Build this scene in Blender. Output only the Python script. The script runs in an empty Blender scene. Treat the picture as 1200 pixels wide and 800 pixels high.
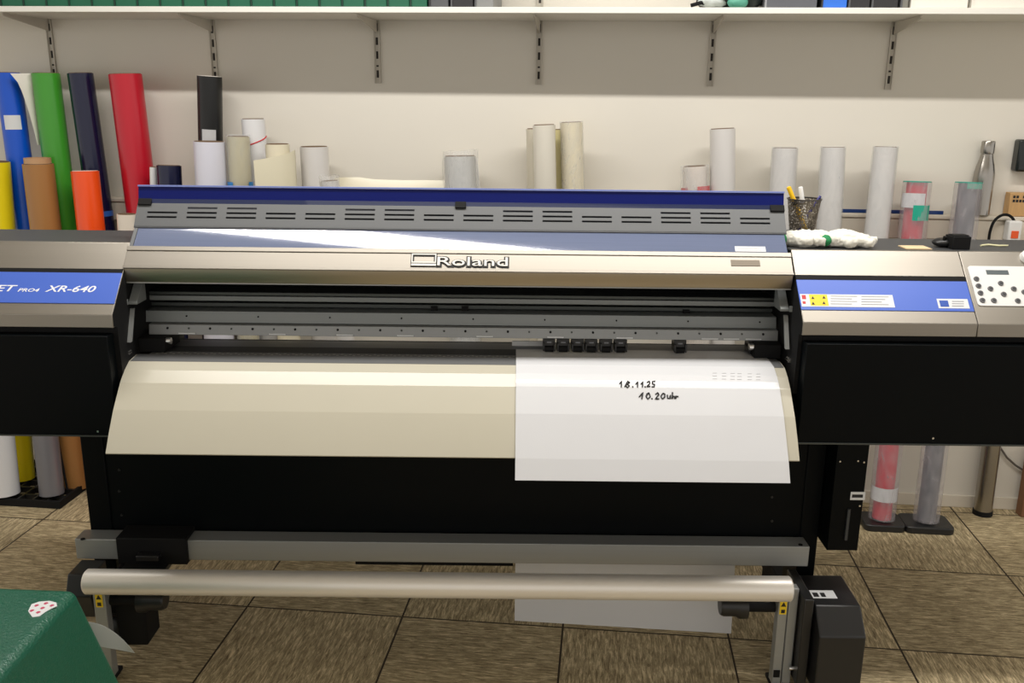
import bpy, bmesh, math, random
from mathutils import Vector, Matrix, noise
random.seed(4)
S = bpy.context.scene
COL = S.collection

# ------------------------------------------------------------------ camera
FPX, PITCH, ROLL, CH = 1074.0, math.radians(14.9), 0.0105, 1.52
sn, cs = math.sin(PITCH), math.cos(PITCH)
cd = bpy.data.cameras.new('camera'); cam = bpy.data.objects.new('camera', cd); COL.objects.link(cam)
cd.sensor_width = 36; cd.lens = FPX / 1200 * 36; cd.clip_start = 0.05
cam.location = (0, 0, CH)
cam.rotation_euler = (Matrix.Rotation(math.pi / 2 - PITCH, 3, 'X') @ Matrix.Rotation(ROLL, 3, 'Z')).to_euler()
S.camera = cam

# ------------------------------------------------------------------ light and exposure
S.view_settings.view_transform = 'Standard'; S.view_settings.look = 'None'
S.view_settings.gamma = 1; S.view_settings.use_curve_mapping = False
S.view_settings.exposure = 0.0
W = bpy.data.worlds.new('room_ambience'); S.world = W; W.use_nodes = True
W.node_tree.nodes['Background'].inputs[0].default_value = (1.0, 0.955, 0.90, 1)
W.node_tree.nodes['Background'].inputs[1].default_value = 0.88
def lamp(name, x, y, z, sx, sy, power, col=(1, 0.965, 0.915)):
    l = bpy.data.lights.new(name, 'AREA'); l.shape = 'RECTANGLE'; l.size = sx; l.size_y = sy
    l.energy = power; l.color = col
    o = bpy.data.objects.new(name, l); COL.objects.link(o); o.location = (x, y, z); o.rotation_euler = (0, 0, -0.09); return o
lamp('ceiling_tube_and_fill_light', 0.10, 2.20, 2.58, 3.3, 0.06, 56)
lamp('ceiling_tube_and_fill_light', 0.07, -2.1, 2.60, 3.3, 0.30, 10)  # added fill lamp behind the camera, lifts the ambient from the front

# ------------------------------------------------------------------ helpers
def un(px, py):
    dx, dy = px - 600, py - 400
    return (dx + ROLL * dy) / FPX, (dy - ROLL * dx) / FPX
def ray(px, py):                       # direction with unit optical depth
    u, v = un(px, py); return Vector((u, cs - v * sn, -sn - v * cs))
C0 = Vector((0, 0, CH))
def at(px, py, Y): r = ray(px, py); return C0 + r * (Y / r.y)
def atz(px, py, Z): r = ray(px, py); return C0 + r * ((Z - CH) / r.z)
WK, WY = 0.09, 3.444                   # the rear wall runs Y = WY - WK * X
def atw(px, py, d=0.0):
    r = ray(px, py); return C0 + r * ((WY - d * 1.004) / (r.y + WK * r.x))
def dep(p): return p.y * cs - (p.z - CH) * sn
def mpp(p): return dep(p) / FPX        # metres per pixel there

def lin(c):
    c /= 255.0
    return c / 12.92 if c <= 0.04045 else ((c + 0.055) / 1.055) ** 2.4
def rgb(r, g, b): return (lin(r), lin(g), lin(b), 1)

MATS = {}
def mat(name, col, rough=0.5, metal=0.0, coat=0.0, var=0.0, vscale=8.0, stretch=(1, 1, 1), bump=0.0,
        trans=0.0, alpha=1.0, spec=0.5, sheen=0.0, rvar=0.0):
    if name in MATS: return MATS[name]
    m = bpy.data.materials.new(name); m.use_nodes = True; nt = m.node_tree; b = nt.nodes['Principled BSDF']
    b.inputs['Base Color'].default_value = col; b.inputs['Roughness'].default_value = rough
    b.inputs['Metallic'].default_value = metal; b.inputs['Coat Weight'].default_value = coat
    b.inputs['Transmission Weight'].default_value = trans; b.inputs['Alpha'].default_value = alpha
    b.inputs['Specular IOR Level'].default_value = spec; b.inputs['Sheen Weight'].default_value = sheen
    tc = nt.nodes.new('ShaderNodeTexCoord'); mp = nt.nodes.new('ShaderNodeMapping')
    mp.inputs['Scale'].default_value = stretch
    nz = nt.nodes.new('ShaderNodeTexNoise'); nz.inputs['Scale'].default_value = vscale; nz.inputs['Detail'].default_value = 4
    nt.links.new(tc.outputs['Object'], mp.inputs[0]); nt.links.new(mp.outputs[0], nz.inputs['Vector'])
    v = max(var, 0.02)
    mx = nt.nodes.new('ShaderNodeMix'); mx.data_type = 'RGBA'
    mx.inputs[6].default_value = tuple(max(0, c * (1 - v)) for c in col[:3]) + (1,)
    mx.inputs[7].default_value = tuple(min(1, c * (1 + v)) for c in col[:3]) + (1,)
    nt.links.new(nz.outputs['Fac'], mx.inputs[0]); nt.links.new(mx.outputs[2], b.inputs['Base Color'])
    if rvar:
        mr = nt.nodes.new('ShaderNodeMapRange'); mr.inputs[3].default_value = rough - rvar; mr.inputs[4].default_value = rough + rvar
        nt.links.new(nz.outputs['Fac'], mr.inputs[0]); nt.links.new(mr.outputs[0], b.inputs['Roughness'])
    if bump:
        bp = nt.nodes.new('ShaderNodeBump'); bp.inputs['Strength'].default_value = bump; bp.inputs['Distance'].default_value = 0.002
        nt.links.new(nz.outputs['Fac'], bp.inputs['Height']); nt.links.new(bp.outputs[0], b.inputs['Normal'])
    MATS[name] = m; return m

ORG = {}
def tag(o, label=None, cat=None, group=None, kind=None):
    if label: o['label'] = label
    if cat: o['category'] = cat
    if group: o['group'] = group
    if kind: o['kind'] = kind
    return o
def thing(name, label, cat, loc, group=None):
    o = bpy.data.objects.new(name, None); COL.objects.link(o); o.location = loc; o.empty_display_size = 0.05
    ORG[o] = Vector(loc); return tag(o, label, cat, group)

class Frame:
    def __init__(s, o, ex, ey, ez): s.o, s.x, s.y, s.z = Vector(o), Vector(ex).normalized(), Vector(ey).normalized(), Vector(ez).normalized()
    def p(s, a, b, c): return s.o + s.x * a + s.y * b + s.z * c
    def hit(s, px, py, off=0.0):       # where the view line meets the frame's xy plane, in its own coordinates
        r = ray(px, py); o = s.o + s.z * off; t = (o - C0).dot(s.z) / r.dot(s.z); q = C0 + r * t - o
        return q.dot(s.x), q.dot(s.y)
WORLD = Frame((0, 0, 0), (1, 0, 0), (0, 1, 0), (0, 0, 1))

class MB:
    def __init__(s): s.bm = bmesh.new(); s.mi = 0
    def face(s, vs):
        try: f = s.bm.faces.new(vs); f.material_index = s.mi; return f
        except ValueError: return None
    def V(s, pts): return [s.bm.verts.new(p) for p in pts]
    def box(s, x0, x1, y0, y1, z0, z1, F=WORLD):
        v = s.V([F.p(x, y, z) for z in (z0, z1) for (x, y) in ((x0, y0), (x1, y0), (x1, y1), (x0, y1))])
        for q in ((3, 2, 1, 0), (4, 5, 6, 7), (0, 1, 5, 4), (1, 2, 6, 5), (2, 3, 7, 6), (3, 0, 4, 7)): s.face([v[i] for i in q])
        return s
    def prism(s, prof, x0, x1):        # (Y, Z) outline swept along X
        a = s.V([(x0, y, z) for y, z in prof]); b = s.V([(x1, y, z) for y, z in prof]); n = len(prof)
        s.face(a[::-1]); s.face(b)
        for i in range(n): s.face([a[i], a[(i + 1) % n], b[(i + 1) % n], b[i]])
        return s
    def poly(s, pts, F, z0, z1):       # outline in frame xy, thickness z0..z1
        a = s.V([F.p(x, y, z0) for x, y in pts]); b = s.V([F.p(x, y, z1) for x, y in pts]); n = len(pts)
        s.face(a[::-1]); s.face(b)
        for i in range(n): s.face([a[i], a[(i + 1) % n], b[(i + 1) % n], b[i]])
        return s
    def sheet(s, rows, th=0.0008, up=Vector((0, -0.3, 1))):   # rows of points -> thin solid
        bm = s.bm; R = [[Vector(p) for p in r] for r in rows]; n, m = len(R), len(R[0])
        top = [s.V(r) for r in R]; bot = [s.V([p - up.normalized() * th for p in r]) for r in R]
        for i in range(n - 1):
            for j in range(m - 1):
                s.face([top[i][j], top[i][j + 1], top[i + 1][j + 1], top[i + 1][j]])
                s.face([bot[i][j], bot[i + 1][j], bot[i + 1][j + 1], bot[i][j + 1]])
        for i in range(n - 1):
            s.face([top[i][0], top[i + 1][0], bot[i + 1][0], bot[i][0]]); s.face([top[i][-1], bot[i][-1], bot[i + 1][-1], top[i + 1][-1]])
        for j in range(m - 1):
            s.face([top[0][j], bot[0][j], bot[0][j + 1], top[0][j + 1]]); s.face([top[-1][j], top[-1][j + 1], bot[-1][j + 1], bot[-1][j]])
        return s
    def lathe(s, prof, p0, p1, n=28, closed=False):   # prof: (radius, distance from p0 along the axis)
        p0, p1 = Vector(p0), Vector(p1); d = (p1 - p0).normalized()
        a = d.orthogonal().normalized(); b = d.cross(a); rings = []
        for r, t in prof:
            c = p0 + d * t
            rings.append(s.V([c]) * n if r <= 1e-6 else s.V([c + (a * math.cos(k * 2 * math.pi / n) + b * math.sin(k * 2 * math.pi / n)) * r for k in range(n)]))
        L = list(zip(rings, rings[1:] + ([rings[0]] if closed else [])))
        if not closed: L = L[:len(rings) - 1]
        for A, B in L:
            for k in range(n):
                q = []
                for w in (A[k], A[(k + 1) % n], B[(k + 1) % n], B[k]):
                    if w not in q: q.append(w)
                if len(q) > 2: s.face(q)
        return s
    def rod(s, p0, p1, r, n=16, r1=None):
        L = (Vector(p1) - Vector(p0)).length; r1 = r if r1 is None else r1
        return s.lathe([(0, 0), (r, 0), (r1, L), (0, L)], p0, p1, n)
    def pipe(s, p0, p1, ro, ri, n=28):
        L = (Vector(p1) - Vector(p0)).length
        return s.lathe([(ri, 0), (ro, 0), (ro, L), (ri, L)], p0, p1, 48, closed=True)
    def tube(s, pts, r, n=8):
        pts = [Vector(p) for p in pts]; rings = []
        a = None
        for i, p in enumerate(pts):
            d = (pts[min(i + 1, len(pts) - 1)] - pts[max(i - 1, 0)]).normalized()
            a = d.orthogonal().normalized() if a is None else (a - d * a.dot(d)).normalized()
            b = d.cross(a); rr = r[i] if isinstance(r, (list, tuple)) else r
            rings.append(s.V([p + (a * math.cos(k * 2 * math.pi / n) + b * math.sin(k * 2 * math.pi / n)) * rr for k in range(n)]))
        for A, B in zip(rings, rings[1:]):
            for k in range(n): s.face([A[k], A[(k + 1) % n], B[(k + 1) % n], B[k]])
        s.face(rings[0][::-1]); s.face(rings[-1]); return s
    def ball(s, c, rx, ry, rz, rot=None, n=16):
        M = Matrix.Translation(c) @ (rot.to_4x4() if rot else Matrix.Identity(4)) @ Matrix.Diagonal((rx, ry, rz, 1))
        bmesh.ops.create_uvsphere(s.bm, u_segments=n, v_segments=n // 2 + 2, radius=1, matrix=M); return s
    def build(s, name, mats, parent=None, bevel=0.0, base=None, smooth=35, seg=2):
        me = bpy.data.meshes.new(name)
        o0 = ORG[parent] if parent is not None else Vector(base if base is not None else (0, 0, 0))
        bmesh.ops.recalc_face_normals(s.bm, faces=s.bm.faces)
        bmesh.ops.translate(s.bm, verts=s.bm.verts, vec=-o0)
        s.bm.to_mesh(me); s.bm.free()
        for m in (mats if isinstance(mats, (list, tuple)) else [mats]): me.materials.append(m)
        me.polygons.foreach_set('use_smooth', [True] * len(me.polygons)); me.set_sharp_from_angle(angle=math.radians(smooth))
        o = bpy.data.objects.new(name, me); COL.objects.link(o); ORG[o] = o0
        if parent is not None: o.parent = parent
        else: o.location = o0
        if bevel:
            b = o.modifiers.new('edge', 'BEVEL'); b.width = bevel; b.segments = seg; b.limit_method = 'ANGLE'; b.angle_limit = math.radians(40)
            b.harden_normals = False
        return o
def text(name, body, m, parent, F, x, y, h, sx=1.0, ext=0.0006, off=0.0, z=0.0, shear=0.0, width=None, align='LEFT'):
    cu = bpy.data.curves.new(name, 'FONT'); cu.body = body; cu.size = 1; cu.extrude = 0.001; cu.offset = off; cu.shear = shear; cu.resolution_u = 3
    t = bpy.data.objects.new('tmp', cu); COL.objects.link(t); bpy.context.view_layer.update()
    me = bpy.data.meshes.new_from_object(t.evaluated_get(bpy.context.evaluated_depsgraph_get())); bpy.data.objects.remove(t)
    xs = [v.co.x for v in me.vertices]; x0, w = min(xs), max(xs) - min(xs)
    k = h / 0.70; kx = width / w if width else k * sx
    for v in me.vertices:
        v.co = F.p(x + (v.co.x - x0) * kx, y + v.co.y * k, z + (ext if v.co.z > 0 else 0)) - ORG[parent]
    me.materials.clear(); me.materials.append(m); me.name = name
    o = bpy.data.objects.new(name, me); COL.objects.link(o); o.parent = parent; ORG[o] = ORG[parent]; return o

# ------------------------------------------------------------------ materials
steel = mat('brushed_steel', (0.34, 0.315, 0.278, 1), 0.46, 1.0, var=0.05, vscale=5, stretch=(0.4, 40, 40), rvar=0.04)
alu = mat('anodised_aluminium', (0.34, 0.35, 0.345, 1), 0.42, 0.4, var=0.04, vscale=5, stretch=(0.4, 30, 30))
alu_tube = mat('satin_tube', (0.88, 0.84, 0.78, 1), 0.42, 0.45, var=0.03)
black = mat('black_panel', rgb(3, 6, 8), 0.45, var=0.15, vscale=3, spec=0.12)
black_matt = mat('black_matt', rgb(14, 14, 15), 0.7, var=0.1, spec=0.25)
black_pl = mat('black_plastic', rgb(30, 30, 31), 0.38, var=0.1)
charcoal = mat('charcoal_top', rgb(62, 63, 65), 0.5, var=0.08, vscale=200, bump=0.1)
graym = mat('grey_rail', rgb(136, 140, 140), 0.45, 0.3, var=0.05, stretch=(0.3, 20, 20))
railm = mat('dark_rail', rgb(78, 82, 80), 0.4, 0.5, var=0.1, stretch=(0.3, 20, 20))
ventm = mat('vent_grey', rgb(96, 98, 100), 0.5, 0.1, var=0.03)
bluep = mat('blue_panel', rgb(70, 104, 200), 0.42, var=0.03)
navy = mat('navy_acrylic', rgb(10, 24, 100), 0.35, spec=0.2, var=0.05)
navy_edge_lit = mat('navy_acrylic_edge_lit', rgb(110, 125, 185), 0.3, var=0.05)  # paler blue paints the light scattered along the acrylic's edge
tint = mat('smoked_acrylic', rgb(112, 122, 150), 0.04, coat=0.3, var=0.08, stretch=(0.5, 30, 30), alpha=0.82)
apronm = mat('apron_enamel', rgb(190, 185, 168), 0.30, var=0.02, spec=0.6)
platm = mat('platen_grey', rgb(120, 121, 122), 0.4, 0.3, var=0.05)
whitep = mat('white_plastic', rgb(228, 228, 226), 0.4, var=0.02)
sticker = mat('sticker_white', rgb(222, 224, 226), 0.5, var=0.02)
ink = mat('black_ink', rgb(22, 22, 24), 0.6)
greyink = mat('grey_ink', rgb(120, 122, 128), 0.6)
yellow = mat('warning_yellow', rgb(240, 205, 30), 0.5)
redm = mat('red_print', rgb(196, 40, 46), 0.5)
white_letter = mat('white_lettering', rgb(238, 240, 246), 0.4)
paper = mat('paper_white', rgb(212, 213, 216), 0.24, var=0.01, spec=0.5)
screw = mat('screw_steel', (0.8, 0.8, 0.8, 1), 0.25, 1.0)
card = mat('cardboard_core', rgb(120, 98, 76), 0.8, var=0.1)
slotm = mat('rail_slot', rgb(48, 44, 40), 0.8)
wallm = mat('wall_paint', rgb(225, 220, 209), 0.7, var=0.015, vscale=3)
ductm = mat('duct_plastic', rgb(216, 207, 192), 0.5, var=0.02)
shelfm = mat('shelf_white', rgb(232, 230, 222), 0.4, var=0.01)

# ------------------------------------------------------------------ setting
def floor_mat():
    m = bpy.data.materials.new('vinyl_tile_floor'); m.use_nodes = True; nt = m.node_tree; N, L = nt.nodes, nt.links
    b = N['Principled BSDF']
    tc = N.new('ShaderNodeTexCoord'); T = 0.485
    sc = N.new('ShaderNodeVectorMath'); sc.operation = 'SCALE'; sc.inputs[3].default_value = 1 / T; L.new(tc.outputs['Object'], sc.inputs[0])
    sp = N.new('ShaderNodeSeparateXYZ'); L.new(sc.outputs[0], sp.inputs[0])
    def M(op, a, c=None, clamp=False):
        n = N.new('ShaderNodeMath'); n.operation = op; n.use_clamp = clamp
        for i, v in enumerate((a, c)):
            if v is None: continue
            if isinstance(v, (int, float)): n.inputs[i].default_value = v
            else: L.new(v, n.inputs[i])
        return n.outputs[0]
    fx, fy = M('FLOOR', sp.outputs[0]), M('FLOOR', sp.outputs[1])
    par = M('FLOORED_MODULO', M('ADD', fx, fy), 2.0)
    gx, gy = M('FRACT', sp.outputs[0]), M('FRACT', sp.outputs[1])
    ex = M('MINIMUM', gx, M('SUBTRACT', 1.0, gx)); ey = M('MINIMUM', gy, M('SUBTRACT', 1.0, gy))
    seam = M('LESS_THAN', M('MINIMUM', ex, ey), 0.006)
    def grain(st):
        mp = N.new('ShaderNodeMapping'); mp.inputs['Scale'].default_value = st; L.new(sc.outputs[0], mp.inputs[0])
        off = N.new('ShaderNodeCombineXYZ'); L.new(M('MULTIPLY', fx, 3.7), off.inputs[0]); L.new(M('MULTIPLY', fy, 5.3), off.inputs[1])
        ad = N.new('ShaderNodeVectorMath'); L.new(mp.outputs[0], ad.inputs[0]); L.new(off.outputs[0], ad.inputs[1])
        nz = N.new('ShaderNodeTexNoise'); nz.inputs['Scale'].default_value = 1.0; nz.inputs['Detail'].default_value = 8; nz.inputs['Roughness'].default_value = 0.78
        nz.inputs['Distortion'].default_value = 0.6; L.new(ad.outputs[0], nz.inputs['Vector']); return nz.outputs['Fac']
    g0, g1 = grain((9, 66, 1)), grain((66, 9, 1))
    mg = N.new('ShaderNodeMix'); L.new(par, mg.inputs[0]); L.new(g0, mg.inputs[2]); L.new(g1, mg.inputs[3])
    cr = N.new('ShaderNodeValToRGB'); e = cr.color_ramp.elements
    e[0].position = 0.34; e[0].color = rgb(100, 86, 62); e[1].position = 0.64; e[1].color = rgb(228, 210, 172)
    x = cr.color_ramp.elements.new(0.5); x.color = rgb(166, 151, 119)
    L.new(mg.outputs[0], cr.inputs[0])
    wn = N.new('ShaderNodeTexWhiteNoise'); wn.noise_dimensions = '2D'
    cb = N.new('ShaderNodeCombineXYZ'); L.new(fx, cb.inputs[0]); L.new(fy, cb.inputs[1]); L.new(cb.outputs[0], wn.inputs[0])
    hv = N.new('ShaderNodeHueSaturation'); L.new(M('ADD', M('MULTIPLY', wn.outputs[0], 0.16), 0.9), hv.inputs['Value']); L.new(cr.outputs[0], hv.inputs['Color'])
    mx = N.new('ShaderNodeMix'); mx.data_type = 'RGBA'; L.new(seam, mx.inputs[0]); L.new(hv.outputs[0], mx.inputs[6]); mx.inputs[7].default_value = rgb(52, 42, 32)
    L.new(mx.outputs[2], b.inputs['Base Color']); b.inputs['Roughness'].default_value = 0.55; b.inputs['Specular IOR Level'].default_value = 0.15
    bp = N.new('ShaderNodeBump'); bp.inputs['Strength'].default_value = 0.25; bp.inputs['Distance'].default_value = 0.001
    L.new(mg.outputs[0], bp.inputs['Height']); L.new(bp.outputs[0], b.inputs['Normal'])
    return m
o = MB().box(-4.5, 4.5, -6, 2.2, -0.06, 0).build('floor', floor_mat(), base=(0, 0, 0)); tag(o, kind='structure')
o.location = (0.16, 2.415, 0); o.rotation_euler = (0, 0, -0.1)
wa = math.atan(WK)
WF = Frame((0, WY, 0), (math.cos(wa), -math.sin(wa), 0), (0, 0, 1), (-math.sin(wa), -math.cos(wa), 0))   # wall frame: x along, y up, z out of the wall
def wx(px, py, d=0.0): return WF.hit(px, py, d)
tag(MB().box(-4, 4, -0.05, 2.75, -0.1, 0, WF).build('wall_back', wallm), kind='structure')
tag(MB().box(-4, 4, 2.75, 2.85, -0.1, 6, WF).build('ceiling', mat('ceiling_white', rgb(225, 222, 214), 0.8)), kind='structure')
d = MB().box(-4, 4, 1.048, 1.118, 0, 0.055, WF).box(-4, 4, 1.119, 1.133, 0, 0.06, WF)
tag(d.build('trim_1', ductm, bevel=0.003), kind='structure')
tag(MB().box(-4, 4, 0, 0.05, 0, 0.008, WF).build('baseboard_back', mat('skirting', rgb(222, 214, 199), 0.5), bevel=0.002), kind='structure')

# ------------------------------------------------------------------ shelf, its brackets and what stands on it
SZ0, SZ1, SD = 1.784, 1.803, 0.30
o = MB().box(-2.05, 2.6, SZ0, SZ1, 0.004, SD, WF).build('wall_shelf', shelfm, bevel=0.002, base=WF.p(0, SZ0, 0.15))
tag(o, 'long white wall shelf above the printer carrying green boxes and folders', 'shelf')
bw = [60, 250, 442, 632, 835, 1046]
bpos = ['at the far left of the shelf', 'second from the left, above the black upright roll', 'third from the left, under the green boxes', 'in the middle, above the pair of cream rolls',
        'second from the right, above the tall plain white roll', 'at the far right, above the tilted white rolls']
btop, bbot = 2.05, [1.56, 1.555, 1.565, 1.565, 1.565, 1.56]
for i, px in enumerate(bw):
    x = wx(px, 50)[0]
    t = thing('shelf_bracket', 'slotted shelf bracket ' + bpos[i], 'bracket', WF.p(x, 1.57, 0), 'slotted brackets carrying the wall shelf')
    m = MB(); m.box(x - 0.011, x + 0.011, bbot[i], btop, 0, 0.0035, WF).box(x - 0.011, x - 0.008, bbot[i], btop, 0, 0.010, WF).box(x + 0.008, x + 0.011, bbot[i], btop, 0, 0.010, WF)
    m.mi = 1; y = bbot[i] + 0.02; k = 0
    while y < btop - 0.03:
        hgt = 0.026 if k != 1 else 0.006
        m.box(x - 0.004, x + 0.004, y, y + hgt, 0.003, 0.0042, WF); y += hgt + 0.022 if k else hgt + 0.012; k += 1
    m.build('wall_rail', [mat('rail_paint', rgb(196, 190, 178), 0.5), slotm], t)
    a = MB(); v = [(0.008, SZ0 - 0.042), (0.008, SZ0 - 0.001), (0.275, SZ0 - 0.001), (0.275, SZ0 - 0.008), (0.26, SZ0 - 0.011)]
    A = a.V([WF.p(x - 0.0025, yy, dd) for dd, yy in v]); B = a.V([WF.p(x + 0.0025, yy, dd) for dd, yy in v]); a.face(A); a.face(B[::-1])
    for k in range(5): a.face([A[k], B[k], B[(k + 1) % 5], A[(k + 1) % 5]])
    a.build('arm', mat('rail_paint', None), t)

def shelf_x(px): return wx(px, 5, SD - 0.02)[0]
green = mat('green_card', rgb(22, 92, 66), 0.55, var=0.12, vscale=3)
greend = mat('green_card_shade', rgb(12, 52, 38), 0.6)  # darker green edge strips paint the dark gaps between the green boxes
def archive_box(px0, px1, m, edge, h=0.29, name='archive_box', label='', cat='box', group=None, dpt=0.26, out=0.02):
    x0, x1 = shelf_x(px0), shelf_x(px1)
    t = thing(name, label, cat, WF.p((x0 + x1) / 2, SZ1, 0.14), group)
    z1 = SD - out; z0 = z1 - dpt
    MB().box(x0 + 0.0015, x1 - 0.0015, SZ1 + 0.001, SZ1 + h, z0, z1, WF).build('case', m, t, bevel=0.002)
    MB().box(x0 + 0.0005, x0 + 0.006, SZ1 + 0.001, SZ1 + h - 0.004, z0 + 0.004, z1 + 0.003, WF).build('spine_edge', edge, t)
    return t
gx = [-26 + 26.65 * i for i in range(0, 21)]
ORD = 'leftmost|second from the left|third from the left|fourth from the left|fifth from the left|sixth from the left|seventh from the left|eighth from the left|ninth from the left|tenth from the left|eleventh from the left|twelfth from the left|ninth from the right|eighth from the right|seventh from the right|sixth from the right|fifth from the right|fourth from the right|third from the right|second from the right|rightmost, beside the dark grey folder'.split('|')
for i in range(20):
    a, b = gx[i], gx[i + 1]
    if b > 501: b = 501
    if a > 495: break
    archive_box(a, b, green, greend, label='green archive box on the wall shelf, ' + (ORD[i] if i < 12 else ORD[20 - (19 - i)]), group='green archive boxes on the wall shelf')
blackc = mat('black_card', rgb(38, 38, 40), 0.5, var=0.1)
greyc = mat('dark_grey_card', rgb(82, 84, 86), 0.5, var=0.1)
archive_box(502.5, 526, greyc, blackc, label='dark grey folder right beside the green archive boxes', name='ring_folder', cat='folder')
archive_box(528, 555, blackc, greyc, label='black folder between the dark grey and the pale grey folder on the shelf', name='ring_folder', cat='folder')
archive_box(556, 579, mat('pale_grey_card', rgb(132, 134, 132), 0.5, var=0.1), greyc, label='pale grey folder at the right end of the folder row beside bare wall', name='ring_folder', cat='folder')
archive_box(896, 958, mat('steel_grey_box', rgb(96, 98, 104), 0.4, 0.2, var=0.1), mat('silver_edge', rgb(150, 152, 156), 0.4), h=0.16, label='grey box with silver edges between the rumpled bag and the blue folder', name='storage_box')
archive_box(962, 993, mat('bright_blue_card', rgb(42, 112, 216), 0.5, var=0.05), blackc, label='bright blue folder on the wall shelf', name='ring_folder', cat='folder')
archive_box(994, 1020, blackc, greyc, label='black folder directly right of the bright blue folder', name='ring_folder', cat='folder')
archive_box(1021, 1053, blackc, greyc, label='wider black folder left of the small metal box on the shelf', name='ring_folder', cat='folder')
archive_box(1055, 1065, mat('zinc_box', rgb(140, 140, 132), 0.35, 0.6, var=0.1), greyc, h=0.12, label='narrow metal box beside the white boxes on the shelf', name='metal_box')
whc = mat('white_card', rgb(232, 228, 218), 0.5, var=0.02)
archive_box(1067, 1135, whc, whc, h=0.2, label='white card box on the shelf, left of the two white ones', name='storage_box', group='white boxes on the shelf')
archive_box(1138, 1204, whc, whc, h=0.2, label='white card box at the right end of the shelf in view', name='storage_box', group='white boxes on the shelf')
# rumpled bag
t = thing('rumpled_bag', 'rumpled black and green bag hanging slightly over the shelf edge', 'bag', WF.p(shelf_x(845), SZ1, 0.2))
def blobby(mb, name, m, parent, voxel, disp, sc, base=None):
    o = mb.build(name, m, parent, base=base)
    r = o.modifiers.new('merge', 'REMESH'); r.mode = 'VOXEL'; r.voxel_size = voxel; r.use_smooth_shade = True
    tx = bpy.data.textures.new(name, 'CLOUDS'); tx.noise_scale = sc
    dm = o.modifiers.new('folds', 'DISPLACE'); dm.texture = tx; dm.strength = disp; dm.mid_level = 0.5; dm.texture_coords = 'LOCAL'
    return o
m = MB(); xa, xb = shelf_x(826), shelf_x(890)
for k in range(5): m.ball(WF.p(xa + 0.03 + (xb - xa - 0.06) * k / 4, SZ1 + 0.035 + 0.02 * (k % 2), 0.20 + 0.03 * (k % 2)), 0.05, 0.09, 0.04)
blobby(m, 'bag_body', mat('bag_black', rgb(28, 40, 36), 0.5, var=0.3, vscale=20), t, 0.008, 0.012, 0.03)
m = MB(); m.ball(WF.p(shelf_x(864), SZ1 + 0.016, 0.286), 0.034, 0.02, 0.02)
blobby(m, 'green_patch', mat('bag_green', rgb(86, 160, 138), 0.5, var=0.2, vscale=30), t, 0.005, 0.006, 0.02)
m = MB(); m.ball(WF.p(shelf_x(836), SZ1 + 0.02, 0.262), 0.05, 0.03, 0.018)
blobby(m, 'white_lining', mat('bag_white', rgb(205, 212, 208), 0.5, var=0.2, vscale=30), t, 0.006, 0.01, 0.02)
m = MB(); m.tube([WF.p(shelf_x(810), SZ1 + 0.008, 0.27), WF.p(shelf_x(822), SZ1 + 0.016, 0.28), WF.p(shelf_x(836), SZ1 + 0.01, 0.25)], 0.006)
m.build('strap', black_matt, t)

# ------------------------------------------------------------------ printer
PL, PR = -0.985, 0.710          # opening between the side housings
prn = thing('large_format_printer', 'wide-format inkjet printer with raised cover, blue side panels and black stand', 'printer', (-0.13, 2.45, 0))
P = prn
TOP, SF = (2.343, 1.149), (2.193, 0.993)   # slope of the side covers: rear top and front lower corner (Y, Z)
FB = 0.960
sl = Vector((0, TOP[0] - SF[0], TOP[1] - SF[1]))
SLOPE = Frame((0, SF[0], SF[1]), (1, 0, 0), sl, Vector((1, 0, 0)).cross(sl)); SLEN = sl.length
if SLOPE.z.z < 0: SLOPE.z = -SLOPE.z
def side_cover(name, x0, x1):
    # stainless skin folded from top slope over front lip, with a slot where the blue panel sits
    t1 = SLOPE.hit((x0 + x1) * 0 + (75 if x0 < 0 else 1030), (316.5 if x0 < 0 else 325))[1]
    prof = [(SF[0], FB), SF, TOP, (TOP[0] + 0.012, TOP[1]), (TOP[0] + 0.012, FB)]
    return MB().prism(prof, x0, x1).build(name, steel, P, bevel=0.0015)
LX0, RX1, SEAM = -1.46, 1.46, 1.146
cl = side_cover('left_cover', LX0, PL); cr_ = side_cover('right_cover', PR + 0.006, SEAM); cu = side_cover('control_unit', SEAM + 0.0015, RX1)
def yband(px, y): return SLOPE.hit(px, y)[1]
for c, x0, x1, pxs, ys in ((cl, LX0, PL, 75, (314.5, 319.5, 355.5)), (cr_, PR + 0.006, SEAM, 1030, (323, 329, 364))):
    a, b_, e = [yband(pxs, y) for y in ys]
    MB().box(x0 + 0.0, x1 - 0.0006, b_, a, -0.004, 0.0006, SLOPE).build('shadow_gap', black_matt, c)
    bp_ = MB().box(x0 + 0.0, x1 - 0.0008, e, b_, -0.004, 0.0018, SLOPE).build('blue_panel', bluep, c, bevel=0.0006)
    if c is cl: BL = bp_
    else: BR = bp_
# lettering on the left panel
w0 = SLOPE.hit(53, 342); w1 = SLOPE.hit(112, 342)
text('lettering', 'XR-640', white_letter, BL, SLOPE, w0[0], w0[1], 0.018, width=w1[0] - w0[0], shear=0.28, off=0.012, z=0.0018)
w0 = SLOPE.hit(21, 342); w1 = SLOPE.hit(46, 342)
text('lettering', 'PRO4', white_letter, BL, SLOPE, w0[0], w0[1], 0.0095, width=w1[0] - w0[0], shear=0.28, off=0.015, z=0.0018)
w0 = SLOPE.hit(-46, 341); w1 = SLOPE.hit(19.5, 341)
text('lettering', 'SOLJET', white_letter, BL, SLOPE, w0[0], w0[1], 0.018, width=w1[0] - w0[0], shear=0.28, off=0.012, z=0.0018)
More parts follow.
